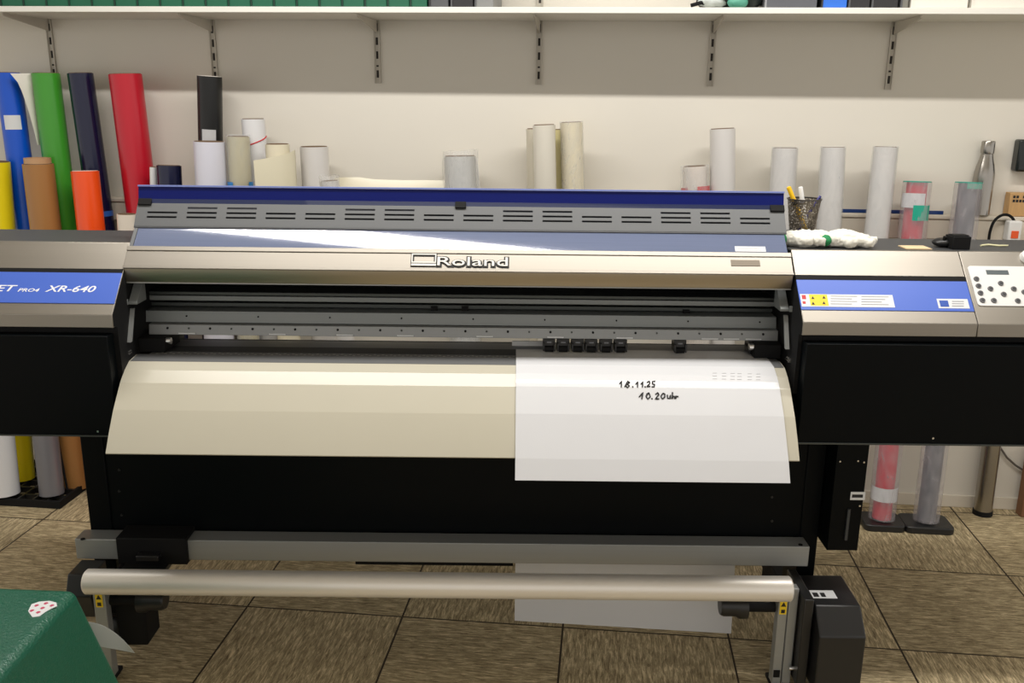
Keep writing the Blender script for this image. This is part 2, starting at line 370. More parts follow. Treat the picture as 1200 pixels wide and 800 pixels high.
# warning label on the right panel
def decal(name, F, px0, py0, px1, py1, m, parent, z=0.0, th=0.0006, cpy=None):
    a, b = F.hit(px0, py0), F.hit(px1, py0); c = F.hit(px0, py1)
    return MB().box(min(a[0], b[0]), max(a[0], b[0]), min(c[1], a[1]), max(a[1], c[1]), z, z + th, F).build(name, m, parent)
lb = decal('warning_label', SLOPE, 937, 345, 1045, 359.5, sticker, BR, 0.0018)
def sub(x0, y0, x1, y1, m, z=0.0024): return decal('print', SLOPE, x0, y0, x1, y1, m, BR, z, 0.0004)
m = MB(); m2 = MB(); m3 = MB(); m4 = MB()
def dbox(mb, x0, y0, x1, y1, z=0.0024, th=0.0004, F=SLOPE):
    a = F.hit(x0, y0); b = F.hit(x1, y1); mb.box(a[0], b[0], b[1], a[1], z, z + th, F)
dbox(m, 939, 346.2, 944.5, 351); dbox(m, 940, 353.5, 944, 356.5)
dbox(m2, 947.5, 345.5, 971, 358.8)
for x, y in ((951, 347.5), (964, 347), (951.5, 354), (964, 353.5)):
    cx, cy = SLOPE.hit(x + 1, y + 1.8); m3.poly([(cx - 0.004, cy - 0.004), (cx + 0.004, cy - 0.004), (cx, cy + 0.004)], SLOPE, 0.0028, 0.0032)
for k in range(4):
    dbox(m4, 973, 347.2 + k * 3.0, 1004 - (k % 2) * 6, 348.0 + k * 3.0); dbox(m4, 1009, 347.9 + k * 3.0, 1041 - (k % 3) * 4, 348.7 + k * 3.0)
for mb, mt, nm in ((m, redm, 'red_symbols'), (m2, yellow, 'yellow_symbols'), (m3, ink, 'warning_triangles'), (m4, greyink, 'small_print')): mb.build(nm, mt, BR)
s2 = decal('round_logo_label', SLOPE, 1097, 350.5, 1133, 361.5, sticker, BR, 0.0018)
m = MB(); dbox(m, 1100, 352.5, 1112, 360); m.build('blue_emblem', mat('emblem_blue', rgb(40, 80, 170), 0.5, var=0.4, vscale=60), BR)
m = MB()
for k in range(3): dbox(m, 1115, 353.3 + k * 2.7, 1129, 354.1 + k * 2.7)
m.build('small_print', greyink, BR)
# control panel
a = SLOPE.hit(1133, 312); b = SLOPE.hit(1147, 358.5); x0 = SEAM + 0.012; t0, t1 = b[1], a[1]; x1 = x0 + 0.245
rr = 0.008; pts = []
for (cx, cy, q) in ((x1 - rr, t1 - rr, 0), (x0 + rr, t1 - rr, 1), (x0 + rr, t0 + rr, 2), (x1 - rr, t0 + rr, 3)):
    for k in range(5): an = (q + k / 4) * math.pi / 2; pts.append((cx + rr * math.cos(an), cy + rr * math.sin(an)))
cp = MB().poly(pts, SLOPE, 0.0, 0.0025).build('control_panel', whitep, cu)
btn = mat('button_rubber', rgb(104, 104, 106), 0.5); btd = mat('button_top', rgb(60, 60, 64), 0.5)
def panel_item(mb, px, py, r):
    x, y = SLOPE.hit(px, py); mb.lathe([(0, 0), (r, 0), (r * 0.9, 0.003), (0, 0.0034)], SLOPE.p(x, y, 0.0025), SLOPE.p(x, y, 0.01), 16)
dx_ = 0
for px, py in ((1143.5, 327.5), (1146, 335.7), (1148.3, 344), (1150.6, 352.6), (1160, 339), (1172, 332.7), (1175.5, 345.5), (1187.3, 339.2), (1164, 352.8), (1192, 353.2), (1199.5, 343)):
    mb = MB(); panel_item(mb, px, py, 0.0072); o = mb.build('button', btn, cp)
    mb = MB(); x, y = SLOPE.hit(px, py); mb.lathe([(0, 0), (0.0045, 0), (0.004, 0.0006), (0, 0.0008)], SLOPE.p(x, y, 0.0058), SLOPE.p(x, y, 0.01), 12); mb.build('button_symbol', btd, cp)
m = MB(); dbox(m, 1154.5, 317, 1182, 322.5, 0.0022, 0.0008); m.build('display', mat('lcd_grey', rgb(96, 104, 108), 0.2), cp)
m = MB(); q = SLOPE.hit(1204, 302); m.lathe([(0, 0), (0.02, 0), (0.018, 0.012), (0, 0.014)], SLOPE.p(q[0], q[1], 0), SLOPE.p(q[0], q[1], 1)); m.build('round_cap', whitep, cu)
# charcoal tops behind the stainless covers
for x0, x1, nm in ((LX0, PL, 'left_top_plate'), (PR + 0.006, RX1, 'right_top_plate')):
    MB().box(x0, x1, TOP[0] + 0.013, 2.565, 1.08, 1.1485).build(nm, charcoal, P, bevel=0.003)
# raised block at the rear of the right top
MB().box(PR + 0.01, 0.885, 2.47, 2.625, 1.140, 1.162).build('rear_block', charcoal, P, bevel=0.003)
# recess under the covers and the black housings
for x0, x1, nm in ((LX0, PL - 0.012, 'left_housing'), (PR + 0.016, RX1, 'right_housing')):
    MB().box(x0, x1, 2.215, 2.55, 0.935, 0.9595).build('recess', black_matt, P)
    h_ = MB().box(x0, x1, 2.18, 2.70, 0.683, 0.942).build(nm, black, P, bevel=0.002)
    MB().box(x0, x1, 2.176, 2.182, 0.680, 0.6835).build('lower_lip', railm, h_)
    mb = MB()
    for px, py in (((115, 505),) if x0 < 0 else ((1093, 513),)):
        q = at(px, py, 2.18); mb.rod((q.x, 2.181, q.z), (q.x, 2.177, q.z), 0.0028, 10)
    mb.build('screw', screw, h_)
# inner cheeks
CH_ = [(2.22, 0.80), (2.215, 0.957), (2.196, 0.963), (2.197, 0.992), (2.345, 1.1455), (2.60, 1.1455), (2.60, 0.80)]
MB().prism(CH_, PL - 0.012, PL + 0.0006).build('left_cheek', black_matt, P)
MB().prism(CH_, PR + 0.0053, PR + 0.015).build('right_cheek', black_matt, P)

# raised front cover: blue rear lid, vented panel, smoked strip, stainless face
A_, B_, C_, D_, E_, G_ = (2.424, 1.2848), (2.415, 1.2413), (2.375, 1.1841), (2.3293, 1.1423), (2.2862, 1.0927), (2.292, 1.0558)
def plate(p, q, th, x0, x1, ext0=0, ext1=0):    # slab between two (Y,Z) points, thickness behind
    d = Vector((q[0] - p[0], q[1] - p[1])).normalized(); nrm = Vector((-d.y, d.x))
    if nrm.x < 0: nrm = -nrm
    a = Vector(p) - d * ext0; b = Vector(q) + d * ext1
    return [(a.x, a.y), (b.x, b.y), (b.x + nrm.x * th, b.y + nrm.y * th), (a.x + nrm.x * th, a.y + nrm.y * th)]
lid = MB().prism(plate(A_, B_, 0.005, 0, 0), PL + 0.001, PR - 0.001).build('blue_lid', navy, P)
B2 = (B_[0] + (A_[0] - B_[0]) * 0.28, B_[1] + (A_[1] - B_[1]) * 0.28)
MB().prism([(A_[0] - 0.003, A_[1] + 0.0005), (A_[0] - 0.002, A_[1] + 0.004), (A_[0] + 0.006, A_[1] + 0.004), (A_[0] + 0.006, A_[1] + 0.0005)], PL, PR).build('lid_edge', navy_edge_lit, lid)
MB().prism(plate(B2, B_, -0.002, 0, 0), PL + 0.001, PR - 0.001).build('lid_fold', mat('navy_fold', rgb(24, 38, 84), 0.3, coat=0.3), lid)
dv = Vector((0, B_[0] - C_[0], B_[1] - C_[1])); VENT = Frame((0, C_[0], C_[1]), (1, 0, 0), dv, (0, -dv.z, dv.y)); VL = dv.length
def slotted():
    mb = MB(); W_ = []
    p0 = VENT.hit(172.5, 266)[0]; pitch = (VENT.hit(868, 270)[0] - VENT.hit(172.5, 254)[0]) / 15
    x_first = VENT.hit(172.5, 254)[0]; sw = VENT.hit(903, 270)[0] - VENT.hit(868, 270)[0]
    rows = [VL * (28 - r) / 28 for r in (16.2, 10.8, 5.2)]      # slot rows, from the lid downwards
    hh = 0.0027
    xs = [PL]; spans = []
    for i in range(16):
        a = x_first + pitch * i; spans.append((a, a + sw, (2 if i % 4 in (0, 3) else 3)))
    ts = [0, VL]
    for r in rows: ts += [r - hh, r + hh]
    ts = sorted(ts)
    xs = sorted([PL, PR] + [v for a, b, c in spans for v in (a, b)])
    g = {}
    def gv(i, j):
        if (i, j) not in g: g[(i, j)] = mb.bm.verts.new(VENT.p(xs[i], ts[j], 0))
        return g[(i, j)]
    for i in range(len(xs) - 1):
        for j in range(len(ts) - 1):
            xm = (xs[i] + xs[i + 1]) / 2; tm = (ts[j] + ts[j + 1]) / 2
            if any(a < xm < b and any(abs(tm - r) < hh and (k < 2 or c == 3) for k, r in enumerate(rows)) for a, b, c in spans): continue
            mb.face([gv(i, j), gv(i + 1, j), gv(i + 1, j + 1), gv(i, j + 1)])
    return mb
vp = slotted().build('vent_panel', ventm, P)
vp.data.polygons.foreach_set('use_smooth', [False] * len(vp.data.polygons))
sm_ = vp.modifiers.new('thickness', 'SOLIDIFY'); sm_.thickness = 0.003; sm_.offset = 0 - 1
MB().box(PL + 0.01, PR - 0.01, 0.004, VL + 0.004, -0.03, -0.026, VENT).build('vent_backing', mat('navy_dark', rgb(10, 14, 36), 0.5), vp)
MB().box(PL, PR, -0.001, 0.003, 0.0, 0.003, VENT).build('lower_fold', mat('vent_fold', rgb(90, 92, 95), 0.5), vp)
for i in range(7):
    px = 167 + i * 123.3; x, y = VENT.hit(px, 260 + i * 1.3); MB().rod(VENT.p(x, VL * 5.5 / 28, 0), VENT.p(x, VL * 5.5 / 28, 0.0016), 0.003, 12).build('screw', screw, vp)
for px, w in ((171, 16), (540, 13), (910, 17)):
    x, y = VENT.hit(px, 239.5 + (px - 540) * 0.01); hw = w * 0.0011
    MB().box(x - hw, x + hw, VL - 0.007, VL + 0.012, -0.008, 0.008, VENT).build('clip', black_matt, P, bevel=0.0015)
# smoked strip with posts behind
dv = Vector((0, C_[0] - D_[0], C_[1] - D_[1])); STR = Frame((0, D_[0], D_[1]), (1, 0, 0), dv, (0, -dv.z, dv.y)); STL = dv.length
st = MB().box(PL + 0.012, PR - 0.006, 0, STL, -0.004, 0, STR).build('smoked_window', tint, P)
MB().box(PL + 0.02, PR - 0.02, 0.002, STL - 0.006, -0.022, -0.019, STR).build('inner_panel', mat('inner_pale', rgb(140, 146, 162), 0.8, spec=0.1, var=0.1, stretch=(0.5, 20, 20)), st)
for px in (466, 785):
    x = STR.hit(px, 284)[0]; MB().box(x - 0.011, x + 0.011, 0.0, STL - 0.004, -0.018, -0.006, STR).build('support_post', mat('post_blue', rgb(78, 88, 112), 0.5), st)
m = MB(); MB().box(PL + 0.002, PL + 0.011, -0.002, STL, -0.004, 0.001, STR).build('end_strip', ventm, st)
lbx = STR.hit(861, 290), STR.hit(896, 286)
MB().box(lbx[0][0], lbx[1][0], 0.003, 0.003 + 0.0165, 0.0002, 0.0008, STR).build('white_label', sticker, st)
mb = MB()
for k in range(3): mb.box(lbx[0][0] + 0.006, lbx[1][0] - 0.012 - 0.004 * k, 0.0065 + k * 0.0042, 0.0073 + k * 0.0042, 0.0008, 0.0011, STR)
mb.build('small_print', greyink, st)
# stainless face with raised rims
dv = Vector((0, D_[0] - E_[0], D_[1] - E_[1])); FACE = Frame((0, E_[0], E_[1]), (1, 0, 0), dv, (0, -dv.z, dv.y)); FL = dv.length
fc = MB().box(PL - 0.002, PR + 0.002, 0, FL, -0.006, 0, FACE).build('front_cover', steel, P, bevel=0.0012)
MB().box(PL - 0.002, PR + 0.002, FL - 0.013, FL, 0, 0.0022, FACE).build('upper_rim', steel, fc, bevel=0.001)
MB().box(PL - 0.002, PR + 0.002, 0.0, 0.007, 0, 0.0025, FACE).build('lower_rim', steel, fc, bevel=0.001)
MB().prism([(E_[0] + 0.002, E_[1] - 0.0005), (E_[0] + 0.012, E_[1] - 0.002), (G_[0] + 0.014, G_[1]), (G_[0] + 0.004, G_[1]), (E_[0] + 0.0035, E_[1] - 0.02)], PL, PR).build('lower_valance', mat('bronze_steel', (0.50, 0.45, 0.38, 1), 0.3, 1.0, var=0.04, stretch=(0.3, 20, 20)), fc)
MB().prism([(G_[0] + 0.003, G_[1] - 0.003), (G_[0] + 0.003, G_[1]), (G_[0] + 0.02, G_[1]), (G_[0] + 0.02, G_[1] - 0.003)], PL, PR).build('valance_edge', alu, fc)
# logo: chrome letters over a dark outline
LF = Frame(FACE.p(0, 0, 0.0005), FACE.x, FACE.y, FACE.z)
x0 = FACE.hit(512, 311)[0]; x1 = FACE.hit(595, 311)[0]
chrome = mat('chrome_letter', rgb(226, 224, 218), 0.35)
yb = FACE.hit(555, 312)[1]
text('logo_outline', 'Roland', ink, fc, LF, x0 - 0.0015, yb - 0.0018, 0.029, width=x1 - x0 + 0.005, off=0.055, ext=0.001)
text('logo', 'Roland', chrome, fc, LF, x0 + 0.001, yb, 0.026, width=x1 - x0 - 0.001, off=0.0, ext=0.0022, z=0.0012)
a = FACE.hit(482, 309.5)[0]; b = FACE.hit(511, 309.5)[0]; y1 = FACE.hit(496, 297.8)[1]; y0 = yb - 0.001; th = 0.0022
def ring(mb, a, b, y0, y1, t, z0, z1):
    mb.box(a, b, y1 - t, y1, z0, z1, LF).box(a, b, y0, y0 + t, z0, z1, LF).box(a, a + t, y0 + t, y1 - t, z0, z1, LF).box(b - t, b, y0 + t, y1 - t, z0, z1, LF)
mb = MB(); ring(mb, a - 0.0018, b + 0.0018, y0 - 0.0022, y1 + 0.0018, 0.008, 0, 0.001); mb.box(a, b, y0 + 0.0065, y0 + 0.010, 0, 0.001, LF); mb.build('logo_outline', ink, fc)
mb = MB(); ring(mb, a, b, y0 + 0.0085, y1, 0.0030, 0.001, 0.0028); mb.box(a, b, y0, y0 + 0.006, 0.001, 0.0028, LF); mb.build('logo_emblem', chrome, fc)
q0 = FACE.hit(857, 311.5); q1 = FACE.hit(890, 305)
MB().box(q0[0], q1[0], q0[1], q1[1], 0, 0.0012, FACE).build('name_plate', mat('plate_grey', rgb(122, 112, 98), 0.5, 0.2), fc)

# interior: rails and carriage beam
I = black_matt
MB().box(PL, PR, 2.56, 2.60, 0.915, 1.20).build('rear_wall', mat('inner_dark', rgb(26, 28, 28), 0.6), P)
MB().box(PL, PR, 2.36, 2.56, 1.085, 1.095).build('inner_roof', I, P)
def rail(name, y0, y1, z0, z1, m, bevel=0.0015): return MB().box(PL, PR, y0, y1, z0, z1).build(name, m, P, bevel=bevel)
rail('guide_rail', 2.43, 2.50, 0.9945, 1.0035, railm)
rail('guide_rail', 2.43, 2.50, 0.9785, 0.9925, graym)
rail('belt_rail', 2.44, 2.48, 0.9605, 0.9715, railm)
for px, py in ((509, 362), (545, 362), (804, 366)):
    q = at(px, py, 2.438); MB().box(q.x - 0.009, q.x + 0.009, 2.432, 2.442, q.z - 0.006, q.z + 0.008).build('belt_clamp', black_matt, P)
gb = MB().prism([(2.392, 0.927), (2.398, 0.9575), (2.47, 0.9575), (2.47, 0.927)], PL, PR).build('carriage_beam', graym, P, bevel=0.001)
for i in range(9):
    x = PL + 0.11 + i * 0.1925; MB().rod((x, 2.396, 0.944), (x, 2.393, 0.944), 0.0022, 8).build('screw', black_matt, gb)
pb = MB().prism([(2.368, 0.899), (2.374, 0.9255), (2.40, 0.9262), (2.40, 0.899)], PL + 0.015, PR).build('pinch_bar', mat('pinch_grey', rgb(146, 148, 148), 0.42, 0.4, var=0.04, stretch=(0.3, 20, 20)), P, bevel=0.0008)
mb = MB(); ms = MB()
for i in range(29):
    x = PL + 0.065 + i * 0.0568
    MB().rod((x, 2.374, 0.9165), (x, 2.3695, 0.9160), 0.0030 if i % 2 == 0 else 0.0024, 10).build('hole' if i % 2 == 0 else 'screw', I if i % 2 == 0 else railm, pb)
mb = MB()
for px, w in ((219, 20), (325, 20), (404, 20), (475, 20), (568, 20), (651, 20), (732, 20), (832, 20), (857, 19), (883, 19)):
    q = at(px, 392 + (px - 600) * 0.0105 - 0.4, 2.37); MB().box(q.x - w * 0.0011, q.x + w * 0.0011, 2.3670, 2.370, 0.9015, 0.9045).build('scale_mark', sticker, pb)
def pinch_roller(px):
    q = at(px, 400, 2.365); x = q.x
    r = MB().box(x - 0.0165, x + 0.0165, 2.362, 2.40, 0.880, 0.899).box(x - 0.0165, x - 0.012, 2.352, 2.40, 0.868, 0.89).box(x + 0.012, x + 0.0165, 2.352, 2.40, 0.868, 0.89).build('pinch_roller', black_pl, P, bevel=0.001)
    MB().rod((x - 0.0115, 2.362, 0.8725), (x + 0.0115, 2.362, 0.8725), 0.0085, 18).build('wheel', black_matt, r)
    MB().box(x - 0.006, x + 0.006, 2.3605, 2.362, 0.889, 0.8925).build('mark', greyink, r)
for px in (643.5, 660, 677, 693, 710.5, 727.5, 797, 884): pinch_roller(px)
# pale bar glimpsed in the gap behind the rollers
MB().box(0.0, 0.10, 2.44, 2.445, 0.858, 0.872).build('rear_guide', whitep, P)
# platen
pl = MB().box(PL + 0.03, PR - 0.01, 2.29, 2.47, 0.838, 0.8585).build('platen', platm, P, bevel=0.001)
MB().box(PL + 0.03, PR - 0.01, 2.345, 2.40, 0.8585, 0.8592).build('dark_strip', mat('platen_dark', rgb(52, 53, 54), 0.5), pl)
mb = MB()
for i in range(150):
    x = PL + 0.05 + i * 0.0108
    if x > PR - 0.03: break
    mb.lathe([(0, 0), (0.0032, 0), (0.0032, 0.0006), (0, 0.0006)], (x, 2.328 + 0.008 * (i % 2), 0.8585), (x, 2.33 + 0.008 * (i % 2), 0.9), 8) if False else mb.box(x - 0.003, x + 0.003, 2.322 + 0.009 * (i % 2), 2.328 + 0.009 * (i % 2), 0.8585, 0.8591)
mb.build('suction_hole', mat('hole_pale', rgb(168, 168, 166), 0.5), pl)
# apron
AP = [(2.311, 0.8600), (2.262, 0.8552), (2.2315, 0.8409), (2.1992, 0.8171), (2.1455, 0.7634), (2.1087, 0.7167), (2.08, 0.6747)]
def band(p, q, x0, x1, m, nm, par, th=0.004): return MB().prism(plate(p, q, th, 0, 0), x0, x1).build(nm, m, par)
rows = [[(x, y, z) for x in (PL, PR - 0.008)] for y, z in AP]
ap = MB(); ap.sheet(rows, 0.003, Vector((0, -0.6, 1)))
ap = ap.build('apron', apronm, P, smooth=5)
rows = [[(x, y, z + 0.0006) for x in (PL + 0.004, PR - 0.010)] for y, z in AP[:2]]
MB().sheet(rows, 0.0005).build('apron_top_strip', platm, ap)
# apron end: screw and edge
for x in (PL - 0.004, PR + 0.001):
    MB().rod((x + 0.002, 2.28, 0.876), (x + 0.002, 2.262, 0.876), 0.006, 14).build('adjusting_screw', screw, P)
# hinge arms at both ends
for sgn, x in ((1, PL), (-1, PR)):
    a = x + sgn * 0.002; b = x + sgn * 0.024
    c = x - sgn * 0.008
    arm = MB().prism([(2.29, 0.998), (2.29, 1.004), (2.345, 1.056), (2.352, 1.056), (2.352, 0.998)], min(a, b), max(a, b)).build('hinge_arm', graym, P, bevel=0.001)
    MB().box(min(c, a), max(c, a), 2.285, 2.29, 0.998, 1.012).build('arm_foot', graym, arm)
    xa = x - sgn * 0.006 + sgn * 0.006; MB().prism([(2.262, 0.905), (2.30, 0.985), (2.308, 0.985), (2.272, 0.905)], min(xa, xa + sgn * 0.010), max(xa, xa + sgn * 0.010)).build('cover_strut', alu, P)
    MB().box(min(x, x + sgn * 0.07), max(x, x + sgn * 0.07), 2.33, 2.44, 0.860, 0.8985).build('end_block', black_matt, P, bevel=0.002)
    MB().rod((x + sgn * 0.07, 2.345, 0.888), (x + sgn * 0.082, 2.345, 0.888), 0.009, 14).build('end_knob', screw, P)
# body under the apron and the stand
MB().box(PL - 0.02, PR + 0.02, 2.33, 2.70, 0.683, 0.80).build('lower_body', black, P)
STX0, STX1 = -1.154, 0.847
sp_ = MB().box(STX0 + 0.05, STX1 - 0.03, 2.305, 2.32, 0.335, 0.69).build('stand_panel', black, P, bevel=0.001)
mb = MB()
for px, py in ((139, 551), (139, 576), (128, 604), (142, 604), (905, 583), (905, 611)):
    q = at(px, py, 2.30); MB().rod((q.x, 2.306, q.z), (q.x, 2.302, q.z), 0.0035, 10).build('screw', black_pl, sp_)
for nm, x0, x1 in (('stand_leg', STX0, STX0 + 0.06), ('stand_leg', STX1 - 0.05, STX1)):
    lg = MB().box(x0, x1, 2.30, 2.42, 0.10, 0.685).build(nm, black, P, bevel=0.003)
    MB().box(x0 + 0.003, x1 - 0.003, 2.305, 2.66, 0.085, 0.14).build('foot', black_matt, lg, bevel=0.008)
    for yy in (2.345, 2.62):
        MB().lathe([(0.008, -0.012), (0.035, -0.012), (0.038, 0), (0.035, 0.012), (0.008, 0.012)], ((x0 + x1) / 2, yy, 0.038), ((x0 + x1) / 2 + 1, yy, 0.038), 20, closed=True).build('caster', black_pl, lg)
        MB().box((x0 + x1) / 2 - 0.016, (x0 + x1) / 2 - 0.0125, yy - 0.02, yy + 0.02, 0.03, 0.086).box((x0 + x1) / 2 + 0.0125, (x0 + x1) / 2 + 0.016, yy - 0.02, yy + 0.02, 0.03, 0.086).box((x0 + x1) / 2 - 0.016, (x0 + x1) / 2 + 0.016, yy - 0.02, yy + 0.02, 0.080, 0.086).build('caster_fork', black_matt, lg)
MB().box(-0.46, 0.01, 2.47, 2.50, 0.17, 0.255).build('rear_dark_bar', black_matt, P)  # plain black bar low behind the stand panel
# hanging black box on the right underside
hb = MB().box(0.852, 0.935, 2.24, 2.40, 0.352, 0.684).build('side_box', black, P, bevel=0.002)
q0 = at(997, 576, 2.24); q1 = at(1013, 585.5, 2.24)
MB().box(q0.x, q1.x, 2.2385, 2.24, q1.z, q0.z).build('label', sticker, hb)
MB().box(q0.x + 0.004, q1.x - 0.006, 2.238, 2.2385, q1.z + 0.007, q0.z - 0.007).build('label_print', ink, hb)
mb = MB()
for px, py in ((984, 540), (1005, 539.5), (1012, 541), (1007, 592)):
    q = at(px, py, 2.24); MB().rod((q.x, 2.241, q.z), (q.x, 2.236, q.z), 0.0025, 8).build('screw', screw, hb)
MB().box(0.895, 0.902, 2.234, 2.24, 0.385, 0.475).build('sight_slot', mat('slot_grey', rgb(58, 62, 66), 0.3), hb)
MB().tube([at(963, 520, 2.40), at(961, 536, 2.38), at(957, 552, 2.37), at(956, 575, 2.37), at(954, 590, 2.37), at(955, 607, 2.37)], 0.0035).build('drain_tube', mat('tube_grey', rgb(190, 192, 190), 0.35), P)

# ------------------------------------------------------------------ take-up unit in front of the stand
T = thing('take_up_unit', 'aluminium take-up unit with crossbar, silver tube and black motor box before the printer', 'take-up unit', (-0.18, 2.2, 0))
bm_ = MB().box(-1.170, 0.806, 2.24, 2.298, 0.3035, 0.362).build('crossbar', alu, T, bevel=0.002)
for px, py in ((97, 631.5), (938, 638.2)):
    q = atz(px, py, 0.362); MB().rod((q.x, q.y, 0.3615), (q.x, q.y, 0.3635), 0.006, 14).build('bolt_hole', black_matt, bm_)
q = at(135, 640, 2.22).x; q2 = at(217, 640, 2.22).x
br = MB().box(q, q2, 2.225, 2.304, 0.297, 0.374).build('clamp_bracket', black_matt, T, bevel=0.003)
MB().box(q + 0.02, q2 - 0.05, 2.19, 2.25, 0.285, 0.30).build('clamp_plate', black_pl, br, bevel=0.002)
MB().box(q + 0.06, q + 0.12, 2.20, 2.225, 0.32, 0.335).build('clamp_step', black_pl, br, bevel=0.002)
RZ, RY, RR = 0.3045, 2.12, 0.0325
MB().lathe([(0, 0), (RR - 0.004, 0), (RR, 0.004), (RR, 1.812), (RR - 0.004, 1.816), (0, 1.816)], (-1.091, RY, RZ), (1, RY, RZ), 40).build('silver_tube', alu_tube, T)
for x0, x1, s in ((-1.086, -1.055, 1), (0.703, 0.727, -1)):
    po = MB().box(x0, x1, 2.135, 2.165, 0.012, 0.30).build('post', alu, T, bevel=0.002)
    MB().box(x0 - 0.002, x1 + 0.002, 2.115, 2.19, 0.0, 0.012).build('floor_foot', black_matt, T, bevel=0.003)
    xc = (x0 + x1) / 2
    st_ = MB().box(xc - 0.009, xc + 0.009, 2.1335, 2.135, 0.222, 0.262).build('warning_sticker', yellow, po)
    MB().box(xc - 0.005, xc + 0.005, 2.133, 2.1335, 0.226, 0.236).build('sticker_print', ink, po)
    f = Frame((xc, 2.1335, 0.245), (1, 0, 0), (0, 0, 1), (0, -1, 0)); MB().poly([(-0.007, 0), (0.007, 0), (0, 0.013)], f, 0, 0.0005).build('sticker_print', ink, po)
    # core holders on the inner side
    xi = x1 if s > 0 else x0
    kb = MB().lathe([(0, 0), (0.034, 0), (0.034, 0.02), (0.028, 0.03), (0.028, 0.062), (0.024, 0.07), (0, 0.07)], (xi + s * 0.075, 2.17, 0.225), (xi + s * 1.0, 2.17, 0.225), 24).build('core_holder', black_pl, T)
    MB().rod((xi, 2.17, 0.225), (xi + s * 0.08, 2.17, 0.225), 0.016, 16).build('holder_shaft', black_matt, T)
    MB().box(min(xi + s * 0.08, xi + s * 0.145), max(xi + s * 0.08, xi + s * 0.145), 2.155, 2.185, 0.252, 0.262).build('holder_key', alu, kb, bevel=0.001)
MB().box(0.7295, 0.754, 2.138, 2.165, 0.012, 0.295).build('post', alu, T, bevel=0.003)
q = at(927, 782, 2.13); MB().rod((q.x - 0.006, 2.128, q.z), (q.x + 0.028, 2.128, q.z), 0.006, 12).build('pin', screw, T)
MB().box(0.706, 0.722, 2.131, 2.135, 0.035, 0.055).build('bolt_plate', black_matt, T)
MB().prism([(2.155, 0.18), (2.135, 0.25), (2.16, 0.302), (2.24, 0.302), (2.24, 0.15)], -1.158, -1.092).build('side_arm', black_pl, T, bevel=0.003)
MB().box(-1.05, -0.97, 2.17, 2.26, 0.085, 0.298).build('inner_housing', black_matt, T, bevel=0.006)
MB().box(0.757, 0.782, 2.10, 2.26, 0.03, 0.285).build('side_plate', black_pl, T, bevel=0.003)
mo = MB().prism([(2.058, 0.04), (2.058, 0.205), (2.115, 0.262), (2.26, 0.268), (2.26, 0.04)], 0.790, 0.908).build('motor_box', black_pl, T, bevel=0.004)
f = Frame((0.0, 2.115, 0.262), (1, 0, 0), (0, 0.145, 0.006), (0, -0.006, 0.145))
a = f.hit(953, 701); b = f.hit(976, 692)
MB().box(a[0], b[0], a[1], b[1], 0.0005, 0.0012, f).build('sticker', sticker, mo)
MB().box(a[0] + 0.004, a[0] + 0.018, a[1] + 0.006, b[1] - 0.012, 0.0012, 0.0016, f).box(a[0] + 0.024, a[0] + 0.036, a[1] + 0.006, b[1] - 0.012, 0.0012, 0.0016, f).build('sticker_print', ink, mo)

# ------------------------------------------------------------------ paper in the printer, with the handwritten note
PX0, PX1 = 0.011, 0.674
PP = [(2.40, 0.8605), (2.345, 0.8608), (2.311, 0.8622), (2.262, 0.8577), (2.2300, 0.8432), (2.2120, 0.8322), (2.2040, 0.8263), (2.1960, 0.8195), (2.1430, 0.7655), (2.1067, 0.7175), (2.0745, 0.6747), (2.0477, 0.6295)]
rows = []
N_ = 24
for k, (y, z) in enumerate(PP):
    rows.append([(PX0 + (PX1 - PX0) * j / N_, y, z) for j in range(N_ + 1)])
t = MB().sheet(rows, 0.0004, Vector((0, -0.6, 1))).build('paper_sheet', paper, base=(0.34, 2.2, 0.8), smooth=3)
tag(t, 'large white sheet with a handwritten date and time lying over the printer apron', 'paper')
def on_paper(px, py, off=0.0009):
    r = ray(px, py)
    for (y0, z0), (y1, z1) in zip(PP, PP[1:]):
        n = Vector((0, -(z0 - z1), (y0 - y1))); n = Vector((0, -(z0 - z1), y0 - y1)) if True else n
        n.normalize(); o = Vector((0, y0, z0)) + n * off
        k = (o - C0).dot(n) / r.dot(n); q = C0 + r * k
        if min(y0, y1) - 1e-4 <= q.y <= max(y0, y1) + 1e-4 and min(z0, z1) - 0.002 <= q.z <= max(z0, z1) + 0.002: return q
    return None
strokes1 = [[(726, 449.5), (728.5, 446.5), (728, 453.5)], [(732, 453), (735, 449.5), (737.5, 452), (735, 454), (733, 451), (735.5, 446.5), (738, 448), (734.5, 450)], [(741.5, 453), (742, 453.2)],
            [(745, 450), (747.5, 447), (747, 453.5)], [(751, 450), (753.5, 447), (752.8, 453.5)], [(756, 453), (756.5, 453.2)], [(758, 448), (761, 446.5), (761.5, 449), (758, 453), (762, 452.5)], [(768, 446.5), (764.5, 447), (764.5, 449.5), (767, 450), (766.5, 453), (763.5, 453)]]
strokes2 = [[(749, 465), (753.5, 459.5), (752, 467.5)], [(760, 460), (757, 464), (759, 467.5), (762, 464.5), (760.5, 460), (757.5, 461.5)], [(764, 467), (764.6, 467.2)],
            [(768, 462), (771, 459.8), (772, 462), (768, 467.5), (772.5, 467)], [(777, 460.5), (774.5, 464), (776, 467.3), (779, 465), (779, 461.5), (776.8, 460.5)],
            [(782, 462.5), (782.3, 466.5), (785, 466.5), (785.5, 462.5), (786, 467)], [(788, 459.5), (787.8, 467), (789, 464), (790.5, 464.5), (790.6, 467)], [(792, 463.5), (791.8, 467), (792.6, 464.3), (795, 464.5)]]
mb = MB()
